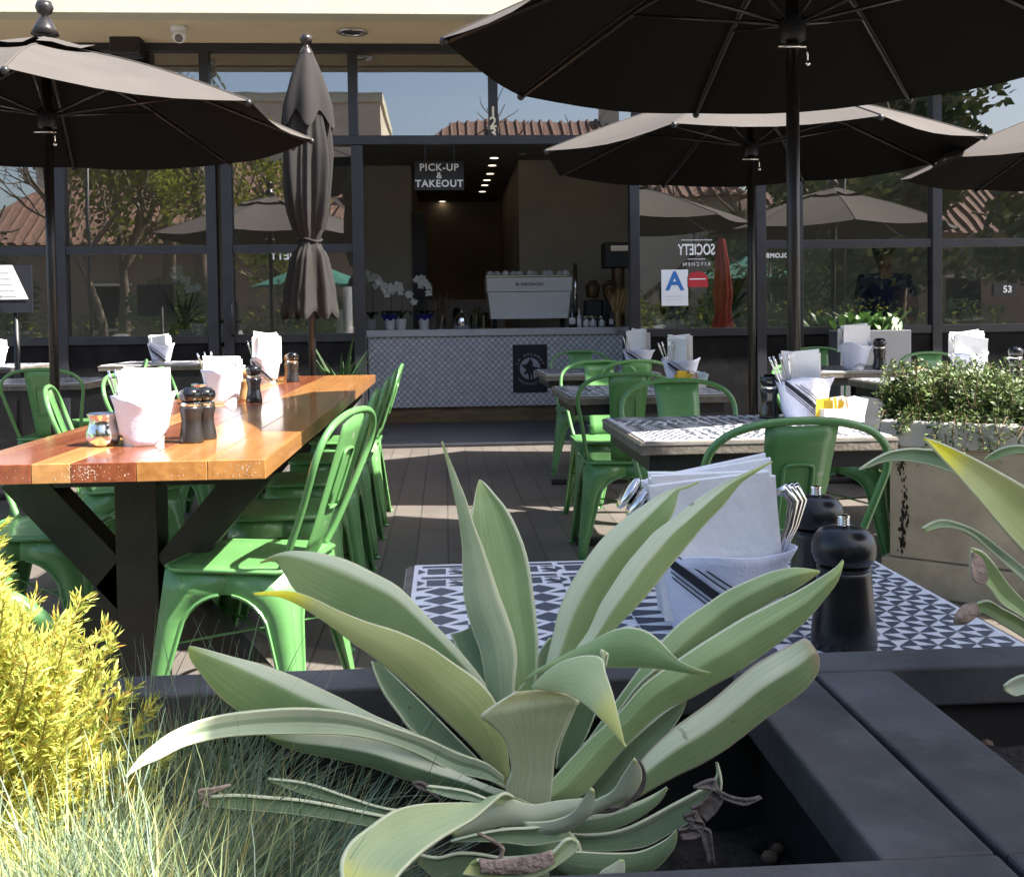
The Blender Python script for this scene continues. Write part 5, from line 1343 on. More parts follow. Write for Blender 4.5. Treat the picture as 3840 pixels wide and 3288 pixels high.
leaf([(3052,2432,3071,2470),(3020,2395,3062,2525),(2970,2415,3010,2590),(2900,2450,2940,2643),(2825,2495,2870,2692),(2750,2555,2790,2755),(2675,2620,2710,2815),(2600,2675,2620,2868),(2525,2730,2530,2910),(2430,2820,2430,2965),(2350,2920,2340,3020),(2250,3010,2250,3070),(2120,3060,2120,3090)], [.83,.83,.83], 'ag_brown', A_, c=-.20, k=.36, p=1.08, fold_light_bloom=.36, label='leaf with a blunt brown withered end')
leaf([(2180,2560,2262,2600),(2160,2640,2232,2680),(2125,2720,2200,2760),(2095,2800,2150,2850),(2085,2880,2120,2900)], .87, 'ag_dark', A_)
# central folded leaf
leaf([(1932,2594,2050,2585),(1850,2645,2135,2602),(1802,2684,2174,2628),(1830,2707,2150,2660),(1862,2735,2122,2720),(1893,2775,2100,2770),(1908,2830,2083,2830),(1916,2890,2076,2900),(1895,2950,2070,2970),(1900,3020,2060,3030)], [.80,.80,.81,.82,.825], 'ag_center', A_, c=.02, k=.5, p=2.2, label='central leaf bent forward over itself')
leaf([(2345,2796,2347,2798),(2320,2690,2290,2730),(2298,2600,2228,2668),(2272,2520,2185,2632),(2260,2470,2160,2616),(2205,2458,2125,2598),(2125,2474,2092,2592),(2060,2512,2052,2586),(1995,2572,1996,2578)], [.73,.755,.775,.795], 'ag_yellow', A_, c=-.10, k=.5, p=2.0, label='folded over tip of the central leaf')
leaf([(2664,2519,2664,2522),(2610,2505,2620,2524),(2552,2478,2560,2517),(2510,2440,2500,2508),(2470,2398,2430,2502),(2420,2364,2370,2502),(2360,2352,2300,2502),(2300,2365,2230,2500),(2230,2400,2160,2500),(2150,2440,2100,2502),(2060,2490,2020,2522),(1985,2540,1955,2572),(1960,2640,1925,2640),(1970,2800,1940,2800)], [.78,.81,.84,.86], 'ag_green', A_, c=-.14, k=.45, p=1.8)
leaf([(2262,2475,2262,2477),(2252,2448,2275,2450),(2258,2437,2280,2460),(2264,2480,2272,2500)], .772, 'ag_yellow', A_, c=.3, th=.0015)
# lower and front leaves
leaf([(2686,2858,2690,2862),(2690,2900,2706,2935),(2672,2930,2690,2995),(2620,2965,2610,3070),(2525,3015,2520,3120),(2425,3070,2430,3170),(2340,3108,2330,3187),(2240,3127,2230,3190),(2120,3120,2110,3180),(2000,3090,1990,3150)], [.79,.80,.80], 'ag_dark', A_, k=.3, c=.2, p=1.2, fold_light_bloom=.25, label='dark lower leaf with a torn brown end')
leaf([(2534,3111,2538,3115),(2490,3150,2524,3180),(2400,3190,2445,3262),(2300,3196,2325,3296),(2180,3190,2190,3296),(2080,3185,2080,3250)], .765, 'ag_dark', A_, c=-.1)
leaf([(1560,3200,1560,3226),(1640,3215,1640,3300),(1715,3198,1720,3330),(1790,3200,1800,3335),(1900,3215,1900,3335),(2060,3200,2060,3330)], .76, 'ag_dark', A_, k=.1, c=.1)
leaf([(2377,2842,2384,2845),(2352,2880,2402,2878),(2325,2920,2402,2925),(2295,2965,2372,2975),(2240,2995,2320,3005),(2150,3030,2200,3060)], [.74,.755,.77], 'ag_pale', A_, c=-.12, label='short pale leaf with a cut tip')
leaf([(2385,2850,2400,2850),(2400,2900,2422,2900),(2370,2985,2412,2960),(2300,3040,2350,3020),(2200,3050,2250,3030),(2080,3070,2100,3060)], .775, 'dry_grey', A_)
leaf([(2215,2952,2228,2960),(2190,2990,2228,2997),(2160,3030,2216,3042),(2120,3060,2190,3072),(2050,3078,2130,3112),(1960,3080,2000,3132)], [.735,.745,.76], 'ag_pale', A_, c=-.12)
leaf([(1690,3120,1700,3136),(1780,3060,1800,3112),(1880,2990,1900,3092),(1990,3015,2000,3090),(2090,3000,2090,3070),(2200,2990,2200,3030)], .765, 'ag_pale', A_, c=-.15)
leaf([(1690,3152,1692,3158),(1790,3125,1795,3155),(1900,3106,1900,3160),(2000,3100,2000,3170),(2100,3080,2110,3150)], .755, 'ag_dark', A_)
leaf([(1900,2985,1930,2988),(1900,3060,2080,3060),(1870,3130,2150,3130),(1880,3200,2180,3190),(1900,3290,2160,3290)], .785, 'ag_dark', A_, c=-.2, p=2, name='rosette_base')
leaf([(1345,3442,1348,3445),(1295,3340,1420,3390),(1278,3260,1465,3330),(1285,3205,1500,3278),(1320,3148,1540,3235),(1385,3098,1590,3190),(1470,3040,1650,3147),(1560,3015,1715,3108),(1657,3010,1784,3066),(1753,3011,1840,3015),(1830,3018,1893,2973),(1900,3010,1930,2990)], [.60,.63,.66,.70,.74,.765], 'ag_yellow', A_, c=.13, k=.4, p=1.5, label='broad front leaf bending down to the lower edge, yellowing at its end')
leaf([(770,2988,782,3022),(880,2980,880,3032),(1000,2988,1000,3042),(1120,2998,1120,3054),(1250,3020,1250,3073),(1375,3046,1375,3096),(1500,3068,1500,3110),(1700,3080,1700,3115),(1850,3090,1850,3110)], [.76,.77,.78], 'ag_dark', A_, k=.3, c=.2)
leaf([(862,2941,864,2946),(805,2953,808,2970),(745,2963,752,3002),(785,2985,782,3030)], .755, 'dry_leaf', A_, c=.2, name='leaf_tip', label='shrivelled tan leaf tip')
leaf([(1005,2918,1008,2926),(1150,2935,1140,2978),(1300,2985,1290,3018),(1450,3030,1440,3056),(1650,3052,1640,3080),(1800,3060,1800,3080)], [.81,.80,.79], 'ag_dark', A_)
leaf([(1598,2944,1600,2962),(1680,2953,1690,2992),(1753,2966,1760,3002),(1832,2996,1834,3020),(1900,3020,1900,3032)], .80, 'ag_blue', A_)
leaf([(1545,2935,1546,2940),(1575,2930,1572,2960),(1610,2948,1608,2972),(1650,2985,1650,3000)], .80, 'dry_grey', A_, c=.3, name='dried_debris')
leaf([(1790,3222,1732,3278),(1850,3228,1830,3292),(1930,3230,1930,3294),(2000,3220,2020,3284),(2070,3195,2090,3246),(2115,3150,2160,3190),(2140,3143,2168,3155)], .70, 'ag_yellow', A_, c=.25, p=1.3, name='leaf', label='cut front leaf with a dried pink brown inside')
leaf([(1796,3215,1800,3270),(1850,3222,1860,3272),(1930,3215,1935,3272),(2000,3205,2010,3262),(2070,3185,2080,3230)], .697, 'dry_leaf', A_, c=-.1, name='dried_inside')
for st in ([(2600,2950,2604,2956),(2640,2930,2660,2960),(2680,2925,2710,2990),(2640,3000,2690,3040),(2590,3030,2650,3080)], [(2690,2960,2700,2990),(2740,2985,2745,3010),(2800,2995,2800,3020),(2850,2985,2860,2992)], [(2580,3080,2590,3110),(2620,3120,2660,3110),(2640,3180,2672,3172),(2655,3240,2682,3246)], [(2560,3060,2570,3075),(2610,3040,2640,3090),(2580,3100,2620,3140),(2540,3110,2560,3150)]):
    leaf(st, .775, 'dry_grey', A_, c=.3, name='dried_debris')
leaf([(2325,3220,2340,3224),(2295,3240,2342,3250),(2260,3260,2338,3272),(2240,3282,2330,3290)], .70, 'ag_pale', A_, c=-.1)
leaf([(1862,3240,1866,3246),(1880,3180,1890,3186),(1840,3150,1860,3160),(1790,3120,1800,3130)], .74, 'dry_leaf', A_, c=.3, name='dried_debris')

leaf([(2500,2948,2503,2953),(2455,2975,2470,3005),(2390,3005,2400,3060),(2290,3040,2300,3105),(2180,3062,2190,3120),(2060,3070,2060,3110)], .785, 'ag_dark', A_, c=-.1, fold_light_bloom=.2)
# second agave at the right edge
A2 = thing('agave', (.62, .88, .655), 'second agave at the right edge, its arching leaves reaching over the mosaic table', 'agave')
leaf([(3690,1722,3692,1728),(3722,1698,3732,1725),(3772,1676,3782,1706),(3845,1672,3850,1702),(3950,1700,3950,1745),(4080,1850,4060,1900),(4160,2200,4120,2210)], [.98,.95,.92], 'ag_green', A2)
leaf([(3221,1761,3223,1763),(3269,1728,3256,1752),(3334,1695,3318,1731),(3408,1682,3393,1728),(3466,1684,3466,1739),(3518,1690,3540,1761),(3600,1730,3600,1790),(3700,1800,3690,1870),(3850,1950,3820,2010),(4000,2180,3960,2230),(4100,2400,4050,2420)], [.93,.92,.91], 'ag_dark', A2, c=.18, k=.4)
leaf([(3468,1640,3473,1652),(3540,1666,3520,1705),(3650,1717,3600,1793),(3759,1776,3690,1897),(3840,1822,3765,1987),(3950,1890,3850,2080),(4060,2000,3960,2190),(4120,2200,4060,2320),(4140,2420,4090,2430)], [.80,.83,.87,.88], 'ag_olive', A2, c=.16, k=.45, p=1.5)
leaf([(3459,1980,3474,1994),(3496,1958,3532,1978),(3540,1949,3598,1982),(3598,1962,3657,2011),(3671,1995,3723,2070),(3759,2062,3796,2136),(3840,2128,3840,2180),(3960,2250,3950,2300),(4080,2440,4070,2460)], [.86,.87,.88], 'ag_blue', A2, c=.2)
leaf([(3642,2053,3644,2060),(3686,2068,3640,2140),(3723,2105,3657,2180),(3748,2140,3701,2195),(3780,2185,3759,2268),(3840,2252,3840,2320),(3950,2370,3940,2420),(4080,2480,4070,2500)], [.83,.845,.87], 'ag_green', A2, c=.22, k=.62, p=1.2)
leaf([(3646,2072,3642,2120),(3680,2090,3648,2165),(3698,2130,3662,2184),(3706,2170,3694,2192)], .826, 'dry_leaf', A2, c=.1, name='dried_patch')
leaf([(3660,2262,3660,2306),(3708,2252,3686,2298),(3759,2280,3759,2341),(3840,2325,3840,2390),(3960,2420,3950,2470),(4080,2520,4070,2540)], [.86,.87,.88], 'ag_green', A2)
leaf([(3573,2320,3576,2332),(3590,2290,3602,2338),(3615,2266,3634,2326),(3660,2256,3668,2304)], .86, 'dry_leaf', A2, c=-.2, name='leaf_tip')
leaf([(3765,2570,3770,2590),(3800,2545,3805,2610),(3850,2530,3850,2600),(3960,2540,3960,2580),(4080,2560,4080,2570)], .86, 'ag_pale', A2)

# ------------------------------------------------------------------ yellow conifer
def conifer():
    r = random.Random(21)
    c0 = Vector((at(-210, 2700, .86).x, .86, .60))
    t = thing('conifer_shrub', c0, 'feathery golden yellow conifer at the lower left corner in full sun', 'shrub')
    tw, nd = MB(), MB()
    for k in range(720):
        ph = r.uniform(0, 2*PI); el = r.uniform(-.1, 1.45)
        sh = r.uniform(.5, 1.0)**.6*(1 if r.random() < .86 else r.uniform(1.05, 1.22))
        # tip on an uneven ellipsoid
        lump = 1+.13*math.sin(3*ph+1)*math.cos(2.5*el)+r.uniform(-.12, .12)
        e = Vector((math.cos(ph)*math.cos(el)*.185, math.sin(ph)*math.cos(el)*.13, .02+math.sin(el)*.275))*sh*lump
        e.z = max(e.z, .03)
        out = Vector((math.cos(ph)*math.cos(el), math.sin(ph)*math.cos(el), .35+math.sin(el)*.8)).normalized()
        L = r.uniform(.045, .085)
        st = e-out*L-Vector((0, 0, .012))
        P = crom([st, st.lerp(e, .55)+Vector((0, 0, -.006)), e], 5)
        tw.tube(P, [.0011]*6+[.0008]*4+[.0004], 4)
        side0 = out.cross(Vector((r.uniform(-.6, .6), r.uniform(-.6, .6), 1))).normalized()
        m = len(P)
        for i in range(1, m):
            tg = (P[i]-P[i-1]).normalized()
            for sg in (-1, 1):
                for rep in range(2):
                    q = P[i].lerp(P[i-1], r.random())
                    bd = (tg*r.uniform(.8, 1.2)+side0*sg*r.uniform(.5, 1)+Vector((r.uniform(-.35, .35), r.uniform(-.35, .35), r.uniform(-.35, .35)))).normalized()
                    l2 = r.uniform(.009, .020)*(1.25-.8*i/m)
                    for w in range(5):
                        c = q+bd*l2*(w/4); s2 = bd.orthogonal().normalized(); th2 = r.uniform(0, 2*PI); s3 = bd.cross(s2)
                        v = (bd*1.25+(s2*math.cos(th2)+s3*math.sin(th2))*.55).normalized(); sd = v.cross(bd)
                        if sd.length < 1e-4: continue
                        sd = sd.normalized()*.00068; le = r.uniform(.005, .0105)
                        x = r.random()
                        nd.add([c-sd, c+sd, c+v*le*.55+sd*.9, c+v*le, c+v*le*.55-sd*.9], [(0, 1, 2, 3, 4)], 0 if x < .58+.1*ph/6 else (1 if x < .93 else 2))
    tw.build('twigs', mat('golden_twig', (.30, .24, .06), rough=.9, var=.3, scale=20), t)
    nd.build('foliage', [mat('golden_needles', (.60, .60, .10), rough=.6, var=.2, scale=20, c2=(.76, .71, .20), trans=.35), mat('olive_needles', (.38, .47, .10), rough=.6, var=.3, trans=.35), mat('bronze_needles', (.50, .30, .05), rough=.7, var=.3, trans=.25)], t)
conifer()

# ------------------------------------------------------------------ fescue clumps
def fescue(x, y, z, label, n, L, sd, lean=(0, 0), mt=None, spread=1.):
    r = random.Random(sd)
    t = thing('grass_clump', (x, y, z), label, 'ornamental grass', 0, 'fescue clumps in the planter')
    m = MB()
    for k in range(n):
        ph = r.uniform(0, 2*PI); el = r.betavariate(1.7, 1.3)*1.45
        l = L*(r.uniform(.5, 1.0) if r.random() < .85 else r.uniform(1.0, 1.35))
        d = Vector((math.cos(ph)*math.sin(el)*spread+lean[0]*r.uniform(.4, 1.6), math.sin(ph)*math.sin(el)*.75*spread+lean[1]*r.uniform(.4, 1.6), math.cos(el)+.10))
        d.normalize(); o = Vector((r.gauss(0, .03), r.gauss(0, .022), 0))
        sdv = d.cross(Vector((r.uniform(-1, 1), r.uniform(-1, 1), r.uniform(-.3, .3))))
        if sdv.length < .05: continue
        sdv.normalize(); w = r.uniform(.00035, .00095); dr = r.uniform(.0, .42)*l
        bend = Vector((r.uniform(-.22, .22), r.uniform(-.15, .15), 0))*l
        kink = Vector((r.uniform(-1, 1), r.uniform(-1, 1), r.uniform(-1, 1)))*.02*l
        rows = []
        for i in range(7):
            v = i/6; c = o+d*(l*v)+Vector((0, 0, -dr*v*v*math.sin(el)))+bend*v*v+kink*math.sin(PI*v*2)
            ww = w*(1-.88*v**3)
            rows.append([c-sdv*ww, c+sdv*ww])
        q = r.random()
        m.grid(rows, mi=0 if q < .56 else (1 if q < .88 else 2))
    m.build('blades', mt, t)
FM = [mat('fescue_green', (.15, .23, .13), rough=.5, var=.35, scale=30, trans=.3), mat('fescue_blue', (.24, .32, .25), rough=.5, var=.3, scale=30, trans=.3), mat('fescue_straw', (.46, .42, .20), rough=.7, var=.3, scale=30, trans=.3)]
FM_SUNLIT = [mat('fescue_sunlit_green', (.36, .44, .22), rough=.55, var=.35, scale=30, trans=.35), FM[1], mat('fescue_sunlit_straw', (.62, .54, .22), rough=.7, var=.25, scale=30, trans=.35)]  # paler fescue tones for sunlit clumps, sunshine put into the colour
fescue(at(120, 3350, .70).x, .68, .62, 'pale sunlit fescue clump at the bottom left corner', 4200, .15, 1, (.05, -.1), FM_SUNLIT)
fescue(at(520, 3300, .74).x, .72, .62, 'half sunlit fescue clump between the conifer and the agave', 3400, .155, 2, (.05, -.05), FM_SUNLIT)
fescue(at(640, 3000, .92).x, .93, .61, 'tall fescue clump at the back of the planter under the agave leaves', 1500, .18, 3, (.0, .0), FM)
fescue(at(800, 3400, .74).x, .745, .60, 'shaded fescue clump in front of the agave at the lower edge', 2800, .145, 4, (.28, .0), FM)
fescue(at(640, 3420, .64).x, .635, .66, 'low fescue clump hanging over the near rim of the planter', 1300, .11, 6, (.15, -.15), FM_SUNLIT)
fescue(at(1000, 3250, .80).x, .82, .60, 'thin fescue clump lying under the left agave leaves', 1300, .16, 5, (.45, 0), FM)

# ------------------------------------------------------------------ limestone planter with hedge
q0 = at(3302, 1575, 3.98); q1 = at(3748, 1600, 3.70)
zt = q0.z
dirv = Vector((q1.x-q0.x, q1.y-q0.y)).normalized(); nrm2 = Vector((-dirv.y, dirv.x))
c0 = Vector((q0.x, q0.y)); c1 = c0+dirv*1.5; c2 = c1+nrm2*1.2; c3 = c0+nrm2*1.2
SP = thing('stone_planter', (c0.x, c0.y, 0), 'beige limestone planter with a weathered white rim holding the hedge', 'planter')
def rel(p): return (p.x-c0.x, p.y-c0.y)
cc = (c0+c1+c2+c3)/4
def ins(p, k): 
    v = cc-p; return p+v.normalized()*k
rimz = zt-.10
MB().prism([rel(ins(p, .035)) for p in (c0, c1, c2, c3)], .14, rimz-.001).build('stone_block', M['stone'], SP, bevel=.006)
MB().prism([rel(ins(p, .0)) for p in (c0, c1, c2, c3)], 0, .138).build('plinth', M['stone'], SP, bevel=.006)
rm = MB()
O = [c0, c1, c2, c3]; I = [ins(p, .17) for p in O]
for i in range(4):
    j = (i+1) % 4
    vs = [(*rel(O[i]), rimz), (*rel(O[j]), rimz), (*rel(I[j]), rimz), (*rel(I[i]), rimz), (*rel(O[i]), zt), (*rel(O[j]), zt), (*rel(I[j]), zt), (*rel(I[i]), zt)]
    rm.add(vs, [(0, 1, 5, 4), (4, 5, 6, 7), (2, 3, 7, 6), (0, 3, 2, 1)])
rm.build('rim', M['stone_rim'], SP, bevel=.008)
MB().prism([rel(p) for p in I], zt-.09, zt-.03).build('bed_soil', M['soil'], SP)
stn = MB(); r = random.Random(8)
for k in range(90):
    v = r.uniform(.16, rimz-.02); u = .055+r.gauss(0, .007)+.006*math.sin(v*23); s = r.uniform(.003, .008)
    p = c0+dirv*u-nrm2*.0; p = ins(c0, .035)+dirv*u-nrm2*.0012
    stn.poly([(p.x-c0.x+dirv.x*s*a, p.y-c0.y+dirv.y*s*a, v+s*b_*2) for a, b_ in ((-.5, -.6), (.3, -.8), (.6, .1), (.2, .9), (-.6, .5))])
stn.build('stain', M['dirt'], SP)
HG = thing('hedge_shrub', (cc.x, cc.y, zt-.04), 'low clipped hedge shrub spilling over the weathered rim at the right', 'hedge')
lf, tw = MB(), MB(); r = random.Random(9)
def hedge_pt():
    u, v = r.uniform(-.06, 1.5), r.uniform(-.10, 1.1)
    return u, v
for k in range(1500):
    u, v = r.uniform(-.02, 1.5), (r.uniform(-.02, .35) if r.random() < .6 else r.uniform(.3, 1.1))
    top = .135+.05*math.sin(u*9)+.04*math.sin(v*11+u*5)+.05*r.random()
    b = c0+dirv*u+nrm2*(v*.9+.12)
    over = v < .06 and r.random() < .35
    L = top*r.uniform(.7, 1.2)
    st = Vector((b.x-cc.x, b.y-cc.y, .0)); d = Vector((r.uniform(-.5, .5), r.uniform(-.5, .5), 1)).normalized()
    if over: e = st-Vector((nrm2.x, nrm2.y, 0))*r.uniform(.14, .20)+Vector((r.uniform(-.05, .05), 0, r.uniform(-.16, .02))); mid = st-Vector((nrm2.x, nrm2.y, 0))*.09+Vector((0, 0, .07))
    else: e = st+d*L; mid = st+d*L*.5+Vector((r.uniform(-.02, .02), r.uniform(-.02, .02), 0))
    P = crom([st, mid, e], 5)
    tw.tube(P, [.0035]*5+[.002]*5+[.001], 4)
    for i in range(1, len(P)):
        for s in range(9):
            tg = (P[i]-P[i-1]).normalized(); a = tg.orthogonal().normalized(); bb = tg.cross(a); th = r.uniform(0, 2*PI)
            u_ = a*math.cos(th)+bb*math.sin(th); c = P[i].lerp(P[i-1], r.random())+u_*r.uniform(0, .022)
            dd = (u_+tg*r.uniform(.2, .9)).normalized(); sd = dd.cross(Vector((r.uniform(-1, 1), r.uniform(-1, 1), 1)))
            if sd.length < .05: continue
            sd = sd.normalized()*r.uniform(.0035, .006); l = r.uniform(.014, .026)
            lf.add([c, c+dd*l*.5+sd, c+dd*l, c+dd*l*.5-sd], [(0, 1, 2, 3)], 0 if r.random() < .75 else 1)
tw.build('branches', M['twig'], HG); lf.build('foliage', [M['hedge_leaf'], M['leaf_dark']], HG)
# ------------------------------------------------------------------ man behind the right window
def person():
    Y = 9.75
    p = at(1790*1.8533, 900, Y)
    t = thing('person', (p.x, Y, 0), 'man in a dark cap and navy jacket standing behind the right window, head turned down', 'person')
    def skin(name, V, E, R, mtl, sub=2):
        me = bpy.data.meshes.new(name); me.from_pydata(V, E, []); me.materials.append(mtl)
        o = bpy.data.objects.new(name, me); col.objects.link(o); o.parent = t
        s = o.modifiers.new("skin", 'SKIN'); s.use_smooth_shade = True
        for i, q in enumerate(me.skin_vertices[0].data):
            q.radius = R[i] if hasattr(R[i], '__len__') else (R[i], R[i])
            q.use_root = (i == 0)
        d = o.modifiers.new("sub", 'SUBSURF'); d.levels = d.render_levels = sub
        return o
    # body (one continuous figure): legs, hips, neck, head, hands under the clothes
    V = [(0, 0, .98), (0, .0, 1.18), (0, .01, 1.36), (0, -.005, 1.50), (-.02, -.03, 1.565), (-.03, -.045, 1.66), (-.03, -.04, 1.73),
         (-.10, 0, .93), (-.11, -.01, .50), (-.11, .02, .08), (-.12, -.14, .03), (.10, 0, .93), (.11, -.01, .50), (.11, .02, .08), (.12, -.14, .03),
         (-.20, .0, 1.44), (-.25, -.02, 1.17), (-.19, -.20, 1.02), (.20, .0, 1.44), (.26, -.01, 1.17), (.17, -.20, 1.03)]
    E = [(0, 1), (1, 2), (2, 3), (3, 4), (4, 5), (5, 6), (0, 7), (7, 8), (8, 9), (9, 10), (0, 11), (11, 12), (12, 13), (13, 14), (2, 15), (15, 16), (16, 17), (2, 18), (18, 19), (19, 20)]
    R = [(.15, .11), (.14, .10), (.15, .10), .058, .062, (.082, .095), (.075, .085), .085, .058, .042, .035, .085, .058, .042, .035, .055, .045, .034, .055, .045, .034]
    skin('body', V, E, R, M['skin'])
    Vj = [(0, 0, 1.0), (0, 0, 1.18), (0, .01, 1.36), (0, .0, 1.47), (-.21, .0, 1.43), (-.26, -.02, 1.17), (-.20, -.19, 1.04), (.21, .0, 1.43), (.27, -.01, 1.17), (.18, -.19, 1.05), (0, 0, .86)]
    Ej = [(0, 1), (1, 2), (2, 3), (2, 4), (4, 5), (5, 6), (2, 7), (7, 8), (8, 9), (0, 10)]
    skin('jacket', Vj, Ej, [(.185, .14), (.18, .13), (.185, .135), (.09, .08), .078, .068, .05, .078, .068, .05, (.18, .14)], M['navy'])
    Vt = [(0, 0, .92), (-.10, 0, .88), (-.11, -.01, .50), (-.11, .02, .09), (.10, 0, .88), (.11, -.01, .50), (.11, .02, .09)]
    skin('trousers', Vt, [(0, 1), (1, 2), (2, 3), (0, 4), (4, 5), (5, 6)], [(.16, .12), .10, .075, .062, .10, .075, .062], M['trouser'])
    h = Vector((-.03, -.045, 1.665))
    hd = MB()
    hd.ball(h+Vector((0, .012, .03)), .098, 16, sx=.93, sy=1.03, sz=.80)
    hd.v = [q for q in hd.v]
    o = hd.build('hair', M['hair'], t, smooth=True)
    cp = MB().lathe([(.102, -.012), (.105, .02), (.095, .065), (.06, .095), (0, .105)], n=24)
    cp.grid([[(h0*.10*math.sin(a), -.10*math.cos(a)*1.0-k*.075*math.cos(a), -.012-.02*k*k-.006*abs(math.sin(a))) for a in [(-1+2*j/10)*1.15 for j in range(11)] for h0 in (1+.15*k,)] for k in (0, .5, 1)])
    cp.move(Matrix.Translation(h+Vector((0, .0, .055))) @ Matrix.Rotation(-.5, 4, 'Z'))
    cp.build('cap', M['hair'], t, smooth=True, solid=.004)
    f = MB()
    Rm = Matrix.Translation(h) @ Matrix.Rotation(-.5, 4, 'Z')
    f.ball((0, -.095, -.01), .016, 8, sy=1.2, sz=1.4).ball((-.082, .01, -.005), .022, 8, sx=.4).ball((.082, .01, -.005), .022, 8, sx=.4)
    f.move(Rm); f.build('nose_and_ears', M['skin'], t, smooth=True)
    f = MB().ball((-.032, -.083, .015), .008, 8, mi=0).ball((.032, -.083, .015), .008, 8).box(-.026, -.093, -.052, .026, -.085, -.046)
    f.move(Rm); f.build('eyes_and_mouth', M['hair'], t, smooth=True)
person()

# ------------------------------------------------------------------ street behind the viewer, seen mirrored in the glass
def house(x0, y0, x1, y1, h, ridge, label, wall, n):
    t = thing('house', ((x0+x1)/2, (y0+y1)/2, 0), label, 'house')
    a, b = (x1-x0)/2, (y1-y0)/2
    MB().box(-a, -b, 0, a, b, h).build('wall', M[wall], t)
    o = .5
    rf = MB().add([(-a-o, -b-o, h), (a+o, -b-o, h), (a+o, b+o, h), (-a-o, b+o, h), (-a+b*.7, 0, ridge), (a-b*.7, 0, ridge)], [(0, 1, 5, 4), (1, 2, 5), (2, 3, 4, 5), (3, 0, 4), (0, 3, 2, 1)])
    m = MB(); m.add([(-a-o, -b-o, h), (a+o, -b-o, h), (a+o, b+o, h), (-a-o, b+o, h), (-a+b*.7, 0, ridge), (a-b*.7, 0, ridge)], [(0, 1, 5, 4), (1, 2, 5), (2, 3, 4, 5), (3, 0, 4), (0, 3, 2, 1)])
    # rows of barrel tiles on the slope facing the restaurant
    for k in range(int(2*a/.35)):
        x = -a+.2+k*.35; top = (min(1, (x+a)/(b*.7), (a-x)/(b*.7)))
        if top <= .1: continue
        m.tube([(x, b+o, h+.02), (x, (b+o)*(1-top), h+(ridge-h)*top+.02)], .075, 5)
    m.build('roof', M['terracotta'], t)
    for k in range(n):
        x = -a+(k+.5)*2*a/n
        w = MB().box(x-.55, b-.02, 1.0, x+.55, b+.03, 2.3).build('window', M['knee'], t)
        MB().box(x-.65, b+.0, .9, x+.65, b+.06, .995).box(x-.65, b, 2.305, x+.65, b+.06, 2.4).build('frame', M['stucco'], w)
    MB().box(a*.4, -.3, ridge-1.0, a*.4+.7, .4, ridge+.5).build('chimney', M['stucco'], t)
house(-15, -24, -2.5, -15, 3.6, 7.0, 'stucco house with a red tiled roof mirrored in the left windows', 'brick_house', 4)
house(-3.0, -27, 10, -17, 5.2, 8.7, 'house with a low terracotta roof mirrored in the panes over the opening', 'stucco', 3)
house(10, -25, 22, -16, 3.8, 7.2, 'house with a terracotta roof mirrored in the right windows', 'brick_house', 4)
t = thing('office_block', (-9.5, -31, 0), 'pale flat roofed block mirrored in the upper left panes', 'building')
MB().box(-7.5, -4, 0, 6.9, 4, 10.5).build('wall', M['stucco'], t)
MB().box(-7.6, -4.1, 10.5, 7.0, 4.1, 10.9).build('parapet', M['fascia'], t)
for k in range(5): MB().box(-6.5+2.7*k, 4.0, 6.5, -5.0+2.7*k, 4.05, 8.2).build('window', M['knee'], t)

def tree(x, y, h, cr, label, mats_, sd, n=1500, leaf=.16, bare=False, cz=.62, name='tree'):
    r = random.Random(sd)
    t = thing(name, (x, y, 0), label, 'tree')
    tk = MB(); tips = []
    def br(p, d, l, rad, lev):
        P = [p]; q = p
        for i in range(4):
            d = (d+Vector((r.gauss(0, .13), r.gauss(0, .13), r.gauss(.03, .08)))).normalized(); q = q+d*l/4; P.append(q)
        tk.tube(P, [rad*(1-.45*i/4) for i in range(5)], 6 if lev < 2 else 4, cap=False)
        if lev >= (4 if bare else 2): tips.append((q, l)); return
        for k in range(3 if lev else 4):
            a = r.uniform(0, 2*PI); e = r.uniform(.35, .85)
            o = d.orthogonal().normalized(); o2 = d.cross(o)
            nd = (d*math.cos(e)+(o*math.cos(a)+o2*math.sin(a))*math.sin(e)).normalized()
            br(P[r.choice([2, 3, 4])], nd, l*r.uniform(.55, .8), rad*.55, lev+1)
    br(Vector((0, 0, 0)), Vector((0, 0, 1)), h*.42, h*.022, 0)
    tk.build('trunk', M['bark'], t, smooth=True)
    if not bare:
        m = MB(); cs = [(Vector((r.gauss(0, .42)*cr, r.gauss(0, .42)*cr, h*cz+r.gauss(0, .2)*h*.6)), cr*r.uniform(.22, .42)) for _ in range(22)]
        for k in range(n):
            c, rad = r.choice(cs); d = Vector((r.gauss(0, 1), r.gauss(0, 1), r.gauss(0, .8))).normalized()
            c = c+d*rad*r.uniform(.5, 1); u = Vector((r.gauss(0, 1), r.gauss(0, 1), r.gauss(0, 1))).normalized(); v = u.orthogonal().normalized(); s = leaf*r.uniform(.6, 1.3)
            m.add([c-u*s-v*s*.5, c+u*s*.2-v*s*.6, c+u*s, c+u*s*.1+v*s*.6], [(0, 1, 2, 3)], 0 if r.random() < .7 else 1)
        m.build('crown', [M[k] for k in mats_], t)
tree(-9.0, -11.5, 8.5, 2.8, 'weeping olive green tree mirrored in the left windows', ('leaf_olive', 'leaf_yellow'), 1, 6500, .085)
tree(-4.6, -9.5, 7.0, 1.9, 'slender yellow green tree mirrored beside the folded umbrella', ('leaf_yellow', 'leaf_olive'), 2, 4500, .075)
tree(-12.5, -8, 5.5, 2.4, 'dark bushy tree mirrored at the far left', ('leaf_dark', 'leaf_olive'), 3, 4500, .10, cz=.45)
